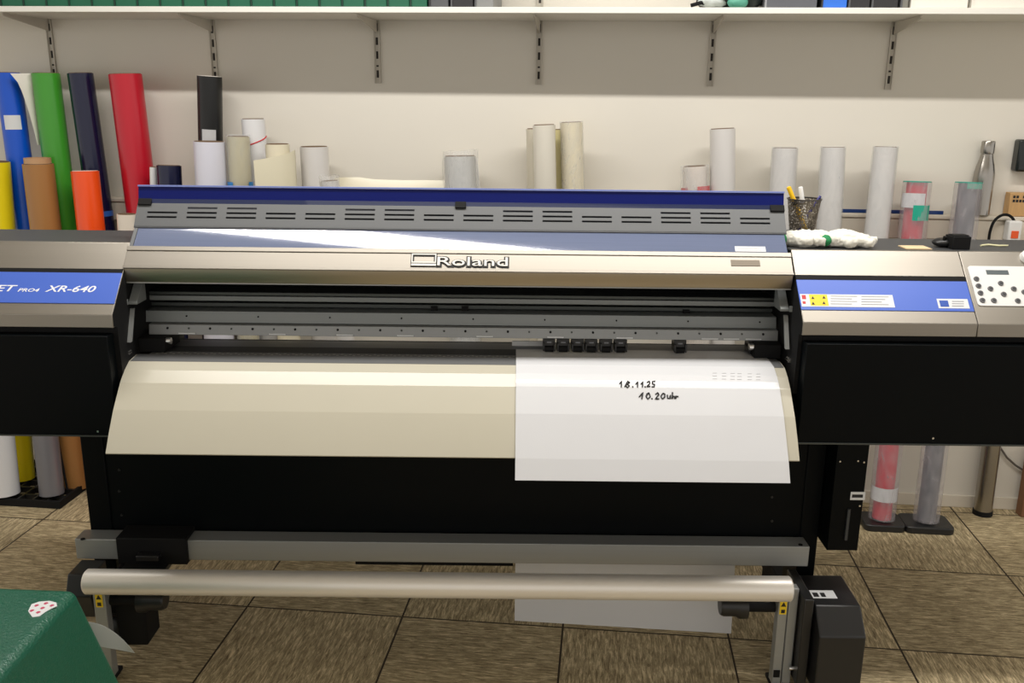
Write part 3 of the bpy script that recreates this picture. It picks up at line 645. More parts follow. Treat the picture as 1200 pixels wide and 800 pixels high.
for st_ in strokes1 + strokes2:
    pts = []
    for (a, b), (c, d) in zip(st_, st_[1:]):
        for k in range(4): q = on_paper(a + (c - a) * k / 4, b + (d - b) * k / 4); pts.append(q) if q else None
    q = on_paper(*st_[-1]); pts.append(q) if q else None
    if len(pts) > 1 and (pts[0] - pts[-1]).length < 0.003 and len(st_) == 2: mb.ball(pts[0], 0.0021, 0.0021, 0.0021, n=8)
    elif len(pts) > 1: mb.tube(pts, 0.0017, 6)
ORG[t] = Vector((0.34, 2.2, 0.8))
mb.build('handwriting', ink, t)
mb = MB()
for k, px in enumerate((835, 846, 856, 864, 876, 886)):
    for j in range(3):
        a = on_paper(px, 437 + j * 3.4 + k * 0.2, 0.0004); b = on_paper(px + 5, 437 + j * 3.4 + k * 0.2, 0.0004)
        if a and b: mb.tube([a, b], 0.0006, 4)
mb.build('faint_print', mat('faint_ink', rgb(196, 196, 198), 0.6), t)

# lower end of the media hanging under the crossbar
rows = []
for k in range(13):
    z = 0.60 - (0.545) * k / 12; yy = 2.395 - 0.035 * math.sin(k / 12 * 1.6)
    r_ = []
    for j in range(13):
        u = j / 12; low = (k / 12) ** 3
        r_.append((0.016 + 0.622 * u, yy - 0.03 * u * (k / 12), z - 0.016 * u * low))
    rows.append(r_)
t = MB().sheet(rows, 0.0004, Vector((0, -1, 0))).build('hanging_paper', paper, base=(0.34, 2.36, 0.05))
tag(t, 'white end of paper hanging behind the crossbar down to the floor', 'paper')

# ------------------------------------------------------------------ green plastic case in the left foreground
gm = mat('green_plastic', rgb(11, 88, 66), 0.30, var=0.10, vscale=230, bump=0.9, spec=0.7)
mb = MB(); X0, X1, Y0, Y1, Z1 = -1.45, -0.815, 1.02, 1.566, 0.62
v = mb.V([(X0 - 0.05, Y0 - 0.06, 0), (X1 + 0.06, Y0 - 0.06, 0), (X1 + 0.125, Y1 + 0.09, 0), (X0 - 0.05, Y1 + 0.09, 0), (X0, Y0, Z1), (X1, Y0, Z1), (X1, Y1 - 0.022, Z1), (X0, Y1 + 0.01, Z1)])
for q in ((3, 2, 1, 0), (4, 5, 6, 7), (0, 1, 5, 4), (1, 2, 6, 5), (2, 3, 7, 6), (3, 0, 4, 7)): mb.face([v[i] for i in q])
gc = thing('green_case', 'large green plastic case with rounded edges in the left foreground', 'case', (-1.14, 1.3, 0))
mb.build('shell', gm, gc, bevel=0.016, seg=5)
q = [atz(px, py, Z1 + 0.0006) for px, py in ((33, 716), (37, 708), (46, 705), (58, 704), (66, 706), (67, 710), (60, 713), (53, 717), (46, 722), (38, 723))]
f = Frame((0, 0, Z1), (1, 0, 0), (0, 1, 0), (0, 0, 1))
s_ = MB().poly([(p.x, p.y) for p in q], f, 0.0002, 0.0012).build('sticker', sticker, gc)
mb = MB()
for px, py in ((37.5, 716), (43, 710), (54, 707.5), (61, 710), (45, 718), (50, 713)):
    p = atz(px, py, Z1); mb.poly([(p.x + 0.0042 * math.cos(a), p.y + 0.0042 * math.sin(a)) for a in (0.3, 1.5, 2.4, 3.6, 4.9)], f, 0.0012, 0.0016)
mb.build('sticker_print', mat('pink_ink', rgb(190, 70, 100), 0.6), gc)
# curled offcut between case and take-up unit
rows = []
for k in range(10):
    u = k / 9; a = atz(112, 730, 0.2)
    p0 = at(96 + 62 * u, 728 + 37 * u ** 2.2, 1.60 + 0.07 * u); p1 = at(106 + 52 * u, 755 + 10 * u, 1.63 + 0.05 * u)
    rows.append([p0, p0.lerp(p1, 0.5), p1])
t = MB().sheet(rows, 0.0006, Vector((0.2, -1, 0.3))).build('paper_offcut', paper, base=at(135, 750, 1.65)); tag(t, 'curled white paper offcut sticking out behind the green case', 'paper')

# ------------------------------------------------------------------ rolls
def roll_axis(top, low, dt, db, zb=0.012):
    pt = atw(top[0], top[1], dt); dxx, dyy = low[0] - top[0], low[1] - top[1]
    lo, hi = 0.0, (1000 - top[1]) / dyy
    for _ in range(60):
        mid = (lo + hi) / 2; q = atw(top[0] + dxx * mid, top[1] + dyy * mid, db)
        if q.z > zb: lo = mid
        else: hi = mid
    return pt, q
def vinyl(name, label, top, low, wpx, m, dt=0.07, db=0.125, group='rolls of film and paper behind the printer', core=True, thick=0.004, zb=0.012, corem=None, cat='roll', open_top=True):
    r = wpx / 2 * mpp(atw(top[0], top[1], dt)); dt = max(dt, r * 1.02 + 0.066); db = max(db, dt + 0.004)   # clear of the cable duct
    pt, pb_ = roll_axis(top, low, dt, db, zb); r = wpx / 2 * mpp(pt)
    t = thing(name, label, cat, pb_, group)
    MB().pipe(pb_, pt, r, r - thick).build('wound_film', m, t)
    if core: MB().pipe(pb_ , pt + (pt - pb_).normalized() * 0.0022, r - thick - 0.0003, r - thick - 0.004).build('core', corem or card, t)
    return t, pb_, pt, r
def vm(name, c, rough=0.28, coat=0.0): return MATS[name] if name in MATS else mat(name, rgb(*c), rough, var=0.03, vscale=4, coat=coat)
def patch(pb_, pt, r, f0, f1, a0, a1, n=8, off=0.0012):
    # curved rectangle on a roll: fractions along the axis, angles around it (0 = towards the camera)
    d = (pt - pb_).normalized(); mid = pb_.lerp(pt, 0.6); e = (C0 - mid); e = (e - d * e.dot(d)).normalized(); s_ = d.cross(e)
    if s_.x < 0: s_ = -s_
    rows = []
    for ff in (f0, f1):
        c = pb_.lerp(pt, ff); rows.append([c + (e * math.cos(math.radians(a0 + (a1 - a0) * k / n)) + s_ * math.sin(math.radians(a0 + (a1 - a0) * k / n))) * (r + off) for k in range(n + 1)])
    return rows, e
def frac(pb_, pt, py, px):             # fraction along the roll seen at that picture height
    best = None
    for k in range(400):
        q = pb_.lerp(pt, k / 399) - C0; zc = q.y * cs - q.z * sn; v = -(q.y * sn + q.z * cs) / zc * FPX; y = 400 + v + ROLL * (q.x / zc * FPX)
        if best is None or abs(y - py) < best[0]: best = (abs(y - py), k / 399)
    return best[1]
def stick(name, m, t, pb_, pt, r, y0, y1, a0, a1, off=0.0012):
    rows, e = patch(pb_, pt, r, frac(pb_, pt, y1, 0), frac(pb_, pt, y0, 0), a0, a1, off=off)
    return MB().sheet(rows, 0.0006, e).build(name, m, t)
wpaper = vm('roll_white', (222, 222, 224)); wgrey = vm('roll_grey_white', (212, 209, 206)); cream = vm('roll_cream', (222, 214, 190)); lav = vm('roll_cool_white', (214, 214, 226))

t, a, b, r = vinyl('vinyl_roll', 'tall blue vinyl roll with a white strip of tape at the left edge', (9, 85.5), (19, 160), 28, vm('vinyl_blue', (4, 84, 206)), dt=0.05)
stick('tape', sticker, t, a, b, r, 135, 152, -45, 30)
rows = []
for k in range(9):
    u = k / 8; L_ = at(12 + 30 * u ** 0.8, 86 + 78 * u, 3.42) ; L_ = atw(12 + 32 * u ** 0.62, 86 + 84 * u, 0.175 - 0.03 * u); R_ = atw(38.5 + 9 * u, 86 + 84 * u, 0.13)
    rows.append([L_, L_.lerp(R_, 0.5) + Vector((0, -0.006, 0)), R_])
MB().sheet(rows, 0.0006, Vector((0, -1, 0))).build('loose_end', vm('vinyl_backing', (222, 218, 208)), t)
vinyl('vinyl_roll', 'tall bright green vinyl roll leaning on the wall', (53.5, 86), (77, 270), 31, vm('vinyl_green', (66, 152, 46)), dt=0.05)
t, a, b, r = vinyl('vinyl_roll', 'tall dark navy vinyl roll leaning between the green and red rolls', (94, 86), (110.5, 200), 28.5, vm('vinyl_navy', (16, 20, 52), 0.2), dt=0.05)
stick('blue_tape', vm('tape_blue', (44, 96, 176)), t, a, b, r, 247, 253, -88, 88)
t, a, b, r = vinyl('vinyl_roll', 'tall red vinyl roll leaning on the wall', (146.7, 87), (161, 200), 37, vm('vinyl_red', (186, 22, 42)), dt=0.07, db=0.13)
vinyl('vinyl_roll', 'yellow vinyl roll at the left picture edge', (-4, 189.5), (25, 540), 29, vm('vinyl_yellow', (244, 222, 30)), dt=0.2, db=0.215, zb=0.029)
t, a, b, r = vinyl('paper_roll', 'brown kraft paper roll standing in front of the blue roll', (44.5, 192), (54, 270), 34, vm('kraft_brown', (166, 118, 66), 0.4), dt=0.222, db=0.228, thick=0.005)
MB().pipe(b - (b - a) * 0.02, b + (b - a).normalized() * 0.022, r - 0.007, r - 0.011).build('inner_core', vm('kraft_pale', (190, 150, 110)), t)
vinyl('vinyl_roll', 'short orange vinyl roll beside the brown roll', (99.5, 200.5), (107, 270), 31, vm('vinyl_orange', (246, 84, 24)), dt=0.22, db=0.3, corem=vm('core_white', (220, 214, 205)))
# short rolls whose tops hide behind the printer
def low_roll(name, label, low_top, low_bot, wpx, m, db, ztop, group='rolls standing in the floor trays'):
    pb_ = atw(low_bot[0], low_bot[1], db)
    pb_ = atz(low_bot[0], low_bot[1], 0.03)
    k = (ztop - 0.03); q = at(low_top[0], low_top[1], pb_.y + 0.02); d = (q - pb_); pt = pb_ + d * (k / d.z); r = wpx / 2 * mpp(pb_)
    t = thing(name, label, 'roll', pb_, group)
    MB().pipe(pb_, pt, r, r - 0.005).build('wound_film', m, t); MB().pipe(pb_, pt - d.normalized() * 0.003, r - 0.0054, r - 0.009).build('core', card, t)
    return t, pb_, pt, r
low_roll('vinyl_roll', 'white roll standing in a black tray at the left edge, below the printer', (-2, 512), (5, 578), 34, wpaper, 0.5, 0.70)
t, *_ = low_roll('vinyl_roll', 'grey metallic roll in the black tray left of the printer stand', (53.5, 512), (61, 578), 27, mat('film_silver', rgb(128, 128, 134), 0.3, 0.3, var=0.05), 0.4, 0.85)
p0 = atz(79, 574, 0.03); p1 = at(67, 512, p0.y + 0.02); MB().rod(p0, p0 + (p1 - p0) * 2.2, 0.0045, 10).build('divider_rod', black_matt)
o = bpy.data.objects['divider_rod']; tag(o, 'thin dark rod standing beside the grey metallic roll', 'rod')

t, a, b, r = vinyl('vinyl_roll', 'short dark navy roll just behind the left end of the blue lid', (198, 194), (199, 218), 28, vm('vinyl_navy', (16, 20, 52)), dt=0.2, db=0.29)
vinyl('paper_roll', 'slim white roll peeking out left of the short navy roll', (179.5, 196), (180, 218), 8, wpaper, dt=0.2, db=0.235, thick=0.003)
vinyl('paper_roll', 'low white roll standing behind the left printer cover by the red roll', (148.5, 251), (149.5, 268), 22, vm('roll_ivory', (226, 216, 202)), dt=0.3, db=0.34)
t, a, b, r = vinyl('vinyl_roll', 'tall black vinyl roll standing upright behind a white roll', (245.5, 89.5), (246.8, 165), 28.5, vm('vinyl_black', (7, 8, 8), 0.35), dt=0.05, db=0.09, corem=vm('core_white', (220, 214, 205)))
stick('paper_tag', vm('tag_grey', (190, 190, 192)), t, a, b, r, 151, 165, -40, 25)
vinyl('paper_roll', 'white roll standing in front of the tall black roll', (245, 166), (247.7, 218), 36, lav, dt=0.225, db=0.24)

def film_mat(name, col, a=0.25, rough=0.12):
    m = bpy.data.materials.new(name); m.use_nodes = True; nt = m.node_tree; N, L = nt.nodes, nt.links
    b = N['Principled BSDF']; b.inputs['Base Color'].default_value = col; b.inputs['Roughness'].default_value = rough
    tc = N.new('ShaderNodeTexCoord'); nz = N.new('ShaderNodeTexNoise'); nz.inputs['Scale'].default_value = 22; nz.inputs['Detail'].default_value = 3; nz.inputs['Distortion'].default_value = 1.2
    mp = N.new('ShaderNodeMapping'); mp.inputs['Scale'].default_value = (1, 1, 0.35); L.new(tc.outputs['Object'], mp.inputs[0]); L.new(mp.outputs[0], nz.inputs['Vector'])
    mr = N.new('ShaderNodeMapRange'); mr.inputs[1].default_value = 0.35; mr.inputs[2].default_value = 0.75; mr.inputs[3].default_value = a * 0.6; mr.inputs[4].default_value = a * 1.5
    L.new(nz.outputs['Fac'], mr.inputs[0]); L.new(mr.outputs[0], b.inputs['Alpha'])
    bp = N.new('ShaderNodeBump'); bp.inputs['Strength'].default_value = 0.35; bp.inputs['Distance'].default_value = 0.003; L.new(nz.outputs['Fac'], bp.inputs['Height']); L.new(bp.outputs[0], b.inputs['Normal'])
    MATS[name] = m; return m
clear = film_mat('clear_wrap', rgb(225, 228, 230), 0.22)
milky = film_mat('milky_wrap', rgb(220, 219, 216), 0.30)
def wrap(t, pb_, pt, r, m=clear, top=0.0, flare=0.0, bulge=0.0, name='plastic_wrap', seed=0, frm=0.0):
    mb = MB(); d = (pt - pb_); L_ = d.length; d.normalize(); a = d.orthogonal().normalized(); b = d.cross(a); R = []
    nn, mm = 30, 28
    for i in range(nn + 1):
        f_ = frm + (1 - frm) * i / nn; row = []
        for k in range(mm):
            an = k * 2 * math.pi / mm; n_ = noise.noise(Vector((math.cos(an) * 1.6 + seed, math.sin(an) * 1.6, f_ * 14 + seed)))
            rr = r * (1.035 + flare * f_ + bulge * max(0, n_)) + 0.0012 + 0.003 * max(0, n_)
            row.append(pb_ + d * (L_ * f_ + (top * (1 + 0.6 * n_) if i == nn else 0)) + (a * math.cos(an) + b * math.sin(an)) * rr)
        R.append(mb.V(row))
    for A, B in zip(R, R[1:]):
        for k in range(mm): mb.face([A[k], A[(k + 1) % mm], B[(k + 1) % mm], B[k]])
    return mb.build(name, m, t, smooth=70)

beige = vm('roll_beige', (188, 180, 150))
t, a, b, r = vinyl('film_roll', 'beige roll in clear plastic with blue tape, right of the white roll', (279, 160), (282, 218), 26, beige, dt=0.2, db=0.21)
wrap(t, a, b, r, clear, top=0.008, seed=2)
rows, e = patch(a, b, r, frac(a, b, 219, 0), frac(a, b, 213, 0), -85, -35, off=0.006); MB().sheet(rows, 0.0006, e).build('blue_tape', vm('tape_bright_blue', (44, 130, 200)), t)
rows, e = patch(a, b, r, frac(a, b, 219, 0), frac(a, b, 213, 0), 40, 85, off=0.006); MB().sheet(rows, 0.0006, e).build('blue_tape', vm('tape_bright_blue', None), t)
t, a, b, r = vinyl('paper_roll', 'white roll with a slanting red line, behind the beige roll', (296.5, 139.5), (301, 200), 27, wpaper, dt=0.05, db=0.055)
d = (b - a).normalized(); pts = []
e = C0 - b; e = (e - d * e.dot(d)).normalized(); s_ = d.cross(e); s_ = s_ if s_.x > 0 else -s_
f0, f1 = frac(a, b, 172, 0), frac(a, b, 159, 0)
for k in range(11):
    an = math.radians(-60 + 145 * k / 10); pts.append(a.lerp(b, f0 + (f1 - f0) * k / 10) + (e * math.cos(an) + s_ * math.sin(an)) * (r + 0.0008))
MB().tube(pts, 0.0022, 6).build('red_line', redm, t)
t, a, b, r = vinyl('paper_roll', 'cream paper roll with its loose end flaring to the left', (325, 169), (328, 218), 28, cream, dt=0.205, db=0.215)
d = (b - a).normalized(); e = C0 - b; e = (e - d * e.dot(d)).normalized(); s_ = d.cross(e); s_ = s_ if s_.x > 0 else -s_
rows = []
for ff in (0.75, 0.85, 0.92, 0.985):
    row = []
    for k in range(17):
        u = k / 16; an = math.radians(95 - 115 * u); rad = r * (1.45 + 0.75 * u * (0.75 + 0.4 * (ff - 0.75) / 0.235))
        row.append(a.lerp(b, ff - 0.028 * max(0, u - 0.2)) + (e * math.cos(an) + s_ * math.sin(an)) * rad * (1 if u < 0.7 else 1 + 0.0 * u) - s_ * 0.05 * u)
    rows.append(row)
MB().sheet(rows, 0.0006, e).build('loose_end', vm('cream_sheet', (228, 221, 196)), t)
vinyl('paper_roll', 'pale grey roll standing right of the cream roll with the loose end', (368, 172), (370.5, 215), 33, wgrey, dt=0.09, db=0.13)
t, a, b, r = vinyl('film_roll', 'low roll in spotted plastic beside the pale grey roll', (386, 212), (387, 222), 22, wgrey, dt=0.25, db=0.28)
wrap(t, a, b, r, milky, top=0.018, bulge=0.3, seed=5, frm=0.7)
# cream strip leaning on the duct
p = [(392, 208), (420, 207.5), (438, 210), (470, 211), (500, 211), (530, 211.5)]
rows = [[], []]
for k in range(25):
    u = k / 24 * (len(p) - 1); i = min(int(u), len(p) - 2); f_ = u - i; px = p[i][0] + (p[i + 1][0] - p[i][0]) * f_; py = p[i][1] + (p[i + 1][1] - p[i][1]) * f_
    q = atw(px, py, 0.012); rows[0].append(q); b_ = q + Vector((0, -0.035, 0)); b_.z = 1.1345; rows[1].append(b_)
rows.insert(1, [x.lerp(y, 0.5) + Vector((0, -0.004, 0)) for x, y in zip(*rows)])
t = MB().sheet(rows, 0.0012, Vector((0, -1, 0.2))).build('cream_strip', vm('cream_sheet', None), base=WF.p(-0.4, 1.1345, 0.03)); tag(t, 'long cream paper strip leaning on the wall on top of the cable duct', 'paper strip')
t, a, b, r = vinyl('film_roll', 'grey roll in loose crinkled plastic standing alone in the middle', (539, 183), (540, 220), 37, mat('roll_mid_grey', rgb(200, 201, 200), 0.4), dt=0.12, db=0.16)
wrap(t, a, b, r, milky, top=0.02, bulge=0.3, seed=9)
rows = []
for ff in (0.7, 0.8, 0.9, 0.99):
    c = a.lerp(b, ff); rows.append([c + Vector((r * 0.95 + (0.036 * (1 - (ff - 0.7) / 0.4)) * k / 4, -0.01 - 0.004 * (k % 2), 0.01 * (ff == 0.99))) for k in range(5)])
MB().sheet(rows, 0.0004, Vector((0, -1, 0))).build('plastic_flap', clear, t)
t, a, b, r = vinyl('paper_roll', 'off-white roll with dark open top, left one of the tall pair in the middle', (637.5, 146.5), (639, 218), 26.5, vm('roll_off_white', (214, 209, 196)), dt=0.2, db=0.21)
vinyl('paper_roll', 'beige roll half hidden behind the left one of the tall middle pair', (630, 151), (631, 218), 27, vm('roll_dull_beige', (206, 199, 180)), dt=0.05, db=0.07)
vinyl('paper_roll', 'yellowish roll wedged between the tall middle pair', (654, 152), (655, 218), 16, vm('roll_yellowish', (222, 212, 160)), dt=0.055, db=0.075)
t, a, b, r = vinyl('film_roll', 'cream roll in milky film, right one of the tall pair in the middle', (669.5, 143.5), (671.5, 218), 26, vm('roll_warm_cream', (226, 216, 186)), dt=0.15, db=0.16)
wrap(t, a, b, r, milky, top=0.004, seed=14)
t, a, b, r = vinyl('film_roll', 'short roll in clear wrap with red print left of the tall white roll', (814, 195), (814.5, 222), 28, vm('roll_wrapped_white', (216, 206, 196)), dt=0.12, db=0.16)
wrap(t, a, b, r * 1.12, clear, top=0.004, bulge=0.1, seed=21)
rows, e = patch(a, b, r, frac(a, b, 226, 0), frac(a, b, 218, 0), 10, 88, off=0.009); MB().sheet(rows, 0.0006, e).build('red_print', redm, t)
rows, e = patch(a, b, r, frac(a, b, 224, 0), frac(a, b, 219, 0), -70, -30, off=0.009); MB().sheet(rows, 0.0006, e).build('red_print', redm, t)
t, a, b, r = vinyl('paper_roll', 'tallest plain pale grey roll right of the red-printed one', (846.7, 151), (846.7, 220), 29.5, wgrey, dt=0.10, db=0.14)
mats_w = wgrey
t, a, b, r = vinyl('film_roll', 'pale roll in clear wrap tilted right, behind the pencil cup', (920, 173.5), (916.5, 225), 29, wgrey, dt=0.10, db=0.16); wrap(t, a, b, r, clear, top=0.004, seed=31)
t, a, b, r = vinyl('film_roll', 'pale roll in clear wrap directly right of the pencil cup', (976.5, 173), (971, 268), 27.5, wgrey, dt=0.12, db=0.2); wrap(t, a, b, r, clear, top=0.004, seed=37)
t, a, b, r = vinyl('film_roll', 'pale roll in clear wrap left of the red wrapped roll', (1038, 172.5), (1026.5, 277), 27, wgrey, dt=0.12, db=0.2); wrap(t, a, b, r, clear, top=0.004, seed=41)
teal = vm('tape_teal', (24, 166, 140)); 
t, a, b, r = vinyl('film_roll', 'red vinyl roll in a clear tube with teal tape, standing on a black foot', (1075, 213.5), (1034, 596), 23, vm('vinyl_crimson', (206, 40, 62)), dt=0.12, db=0.2, zb=0.03)
tube_w = film_mat('clear_tube', rgb(205, 200, 204), 0.3)
wrap(t, a, b, r * 1.32, tube_w, seed=51)
stick('white_label', sticker, t, a, b, r * 1.0, 226, 243, -70, 40, 0.013); stick('teal_tape', teal, t, a, b, r, 240, 257.5, -5, 75, 0.0145)
MB().lathe([(0, 0), (r * 1.36, 0), (r * 1.36, 0.004), (0, 0.004)], b, b + (b - a), 28).build('teal_lid', mat('teal_lid', rgb(60, 180, 160), 0.3, alpha=0.7), t)
stick('white_tape', sticker, t, a, b, r, 568, 584, -88, 88, 0.012)
def foot(px0, px1, base, t):
    w = (px1 - px0) / 2 * mpp(base); f = Frame((base.x, base.y, 0), WF.x, -Vector((WF.z.x, WF.z.y, 0)), (0, 0, 1)); pts = []
    for (sx, sy, q) in ((1, 1, 0), (-1, 1, 1), (-1, -1, 2), (1, -1, 3)):
        for k in range(5): an = (q + k / 4) * math.pi / 2; pts.append((sx * (w - 0.022) + 0.022 * math.cos(an), sy * (0.062 - 0.022) + 0.022 * math.sin(an)))
    MB().poly(pts, f, 0, 0.026).build('floor_stand', black_pl, t, bevel=0.004)
foot(1015, 1061, a, t)
t, a, b, r = vinyl('film_roll', 'grey vinyl roll in a clear tube with teal lid, standing on a black foot', (1135.5, 214.5), (1086, 600), 22, vm('vinyl_slate', (92, 96, 102)), dt=0.12, db=0.2, zb=0.03)
wrap(t, a, b, r * 1.34, tube_w, seed=61)
MB().lathe([(0, 0), (r * 1.38, 0), (r * 1.38, 0.004), (0, 0.004)], b, b + (b - a), 28).build('teal_lid', mat('teal_lid', None), t)
stick('teal_tape', teal, t, a, b, r, 214, 221, -5, 70, 0.0125)
foot(1058, 1113, a, t)
# black feet and trays
def tray(cx, cy, w, dp, label):
    t = thing('roll_tray', label, 'tray', (cx, cy, 0), 'black lattice trays on the floor at the left'); f = Frame((cx, cy, 0), (math.cos(0.1), -math.sin(0.1), 0), (math.sin(0.1), math.cos(0.1), 0), (0, 0, 1))
    m = MB(); m.box(-w / 2, w / 2, -dp / 2, -dp / 2 + 0.012, 0, 0.028, f).box(-w / 2, w / 2, dp / 2 - 0.012, dp / 2, 0, 0.028, f).box(-w / 2, -w / 2 + 0.012, -dp / 2 + 0.012, dp / 2 - 0.012, 0, 0.028, f).box(w / 2 - 0.012, w / 2, -dp / 2 + 0.012, dp / 2 - 0.012, 0, 0.028, f)
    m.build('rim', black_matt, t)
    m = MB(); nx = max(2, int(w / 0.055)); ny = max(2, int(dp / 0.055))
    for i in range(1, nx): x = -w / 2 + w * i / nx; m.box(x - 0.004, x + 0.004, -dp / 2 + 0.012, dp / 2 - 0.012, 0.001, 0.024, f)
    for i in range(1, ny): y = -dp / 2 + dp * i / ny; m.box(-w / 2 + 0.012, w / 2 - 0.012, y - 0.004, y + 0.004, 0.001, 0.0235, f)
    m.build('lattice', black_pl, t); return t
ca = atz(73, 594, 0); cb = atz(25, 592, 0)
w_ = 0.36; tray(ca.x - w_ / 2 + 0.02, ca.y + 0.19, w_, 0.38, 'black lattice tray carrying the grey metallic roll')
tray(ca.x - w_ - 0.02 - 0.12, ca.y + 0.17, 0.30, 0.40, 'black lattice tray under the white roll at the left edge')

# ------------------------------------------------------------------ things along the wall at the right
p0 = wx(978, 247.5, 0.04); p1 = wx(1106, 249.5, 0.04)
t = MB().box(p0[0], p1[0], 1.1335, 1.146, 0.03, 0.037, WF).build('blue_ruler', vm('ruler_blue', (24, 58, 120)), base=WF.p((p0[0] + p1[0]) / 2, 1.1335, 0.033), bevel=0.001); tag(t, 'thin dark blue ruler standing on the cable duct behind the rolls', 'ruler')
# steel bottle
bx_ = wx(1151.5, 254, 0.036); bt = wx(1153.5, 165, 0.036); H = bt[1] - 1.1335; R_ = 12.2 * mpp(WF.p(bx_[0], 1.25, 0.036)); R_ = min(R_, 0.0345)
bs = WF.p((bx_[0] + bt[0]) / 2, 1.1335, 0.036); up_ = bs + Vector((0, 0, 1))
bsteel = mat('bottle_steel', (0.36, 0.34, 0.31, 1), 0.26, 1.0, var=0.04)
t = thing('steel_bottle', 'slim stainless steel drinking bottle standing on the cable duct', 'bottle', bs)
MB().lathe([(0, 0), (R_ - 0.003, 0), (R_, 0.004), (R_, H * 0.50), (R_ * 0.97, H * 0.58), (R_ * 0.82, H * 0.68), (R_ * 0.64, H * 0.77), (R_ * 0.57, H * 0.83), (0, H * 0.83)], bs, up_, 32).build('body', bsteel, t)
MB().lathe([(0, H * 0.835), (R_ * 0.62, H * 0.835), (R_ * 0.64, H * 0.85), (R_ * 0.64, H * 0.985), (R_ * 0.58, H), (0, H)], bs, up_, 32).build('cap', bsteel, t)
# chrome pole
pb_ = atz(1151, 602, 0.0); q = at(1162, 520, pb_.y + 0.01); d = q - pb_; pt = pb_ + d * (0.98 / d.z)
t = thing('steel_pole', 'stainless steel pole with a black foot standing near the right wall corner', 'pole', pb_)
MB().rod(pb_ + d.normalized() * 0.012, pt, 10 * mpp(pb_), 24).build('tube', bsteel, t); MB().rod(pb_, pb_ + d.normalized() * 0.018, 10.8 * mpp(pb_), 24).build('rubber_foot', black_matt, t)
MB().tube([pt - Vector((0, -0.01, 0.02)), pt + Vector((-0.012, -0.03, -0.3)), pb_ + d * 0.12 + Vector((-0.03, -0.01, 0))], 0.004).build('dark_strap', black_matt, t) if False else None
# cardboard box and cable at the right edge of the floor
q = atz(1196, 606, 0); t = thing('cardboard_box', 'brown cardboard box on the floor at the right picture edge', 'box', (q.x + 0.15, q.y + 0.02, 0))
MB().box(q.x, q.x + 0.3, q.y, 3.235 - 0.0 , 0.001, 0.27).build('carton', vm('carton_brown', (120, 84, 56), 0.8), t, bevel=0.002)
MB().box(q.x + 0.12, q.x + 0.17, q.y - 0.001, q.y, 0.001, 0.27).build('tape', vm('carton_tape', (150, 118, 84), 0.4), t)
pts = [atw(px, py, 0.012) for px, py in ((1166, 505), (1172, 524), (1180, 536), (1190, 545), (1204, 554))]
t = MB().tube(pts, 0.004, 8).build('wall_cable', vm('cable_grey', (96, 90, 84), 0.5), base=pts[0]); tag(t, 'thin grey cable sagging along the wall below the printer at the right', 'cable')
# device on the wall
p0 = wx(1183, 200, 0.0); p1 = wx(1206, 163, 0.0)
t = thing('wall_device', 'black device with small labels mounted high on the right wall', 'device', WF.p(p0[0] + 0.03, p0[1], 0.03))
MB().box(p0[0], p0[0] + 0.11, p0[1], p1[1], 0.001, 0.05, WF).build('housing', mat('device_black', rgb(24, 30, 30), 0.25), t, bevel=0.008, seg=3)
MB().box(p0[0] + 0.024, p0[0] + 0.05, p0[1] + 0.055, p0[1] + 0.085, 0.05, 0.0508, WF).build('label', mat('label_pink', rgb(226, 190, 196), 0.5), t)
MB().box(p0[0] + 0.026, p0[0] + 0.038, p0[1] + 0.022, p0[1] + 0.036, 0.05, 0.0508, WF).build('label', sticker, t)
# wooden box
p0 = wx(1179, 253, 0.04); p1 = wx(1204, 226, 0.04)
t = thing('wooden_box', 'small light wooden box with black dotted print standing on the cable duct', 'box', WF.p(p0[0] + 0.03, 1.1335, 0.03))
MB().box(p0[0], p0[0] + 0.09, 1.1335, p1[1], 0.008, 0.05, WF).build('wood_body', mat('light_wood', rgb(196, 156, 104), 0.5, var=0.2, vscale=12, stretch=(12, 12, 1)), t, bevel=0.002)
mb = MB()
for i in range(5):
    for j in range(2):
        if (i, j) != (2, 0): mb.box(p0[0] + 0.010 + i * 0.011, p0[0] + 0.018 + i * 0.011, p1[1] - 0.018 - j * 0.014, p1[1] - 0.009 - j * 0.014, 0.05, 0.0508, WF)
mb.build('dot_print', ink, t)
# switched plug with a black cable
p0 = wx(1180, 283, 0.1); p1 = wx(1194, 259, 0.1)
t = thing('power_socket', 'white socket with an orange rocker switch and black cable beside the wall duct', 'socket', WF.p(p0[0], p0[1], 0.06))
MB().box(p0[0], p0[0] + 0.045, p0[1], p1[1], 0.0565, 0.10, WF).build('socket_body', whitep, t, bevel=0.006, seg=3)
MB().box(p0[0] + 0.010, p0[0] + 0.034, p0[1] + 0.012, p0[1] + 0.038, 0.10, 0.103, WF).build('rocker_switch', mat('switch_orange', rgb(232, 88, 32), 0.3), t, bevel=0.001)  # plain orange rocker
pts = [(1158.5, 284), (1160, 272), (1164.5, 260), (1172, 253), (1180, 251.5), (1186, 255), (1189, 260)]
sm = []
for i in range(len(pts) - 1):
    pm = pts[max(i - 1, 0)]; pa = pts[i]; pb2 = pts[i + 1]; pn = pts[min(i + 2, len(pts) - 1)]
    for k in range(5):
        u = k / 5; sm.append(tuple(0.5 * (2 * pa[c] + (pb2[c] - pm[c]) * u + (2 * pm[c] - 5 * pa[c] + 4 * pb2[c] - pn[c]) * u * u + (3 * pa[c] - pm[c] - 3 * pb2[c] + pn[c]) * u ** 3) for c in (0, 1)))
sm.append(pts[-1])
MB().tube([WF.p(*wx(x, y, 0.08), 0.08) for x, y in sm], 0.0048, 10).build('cable', black_matt, t)

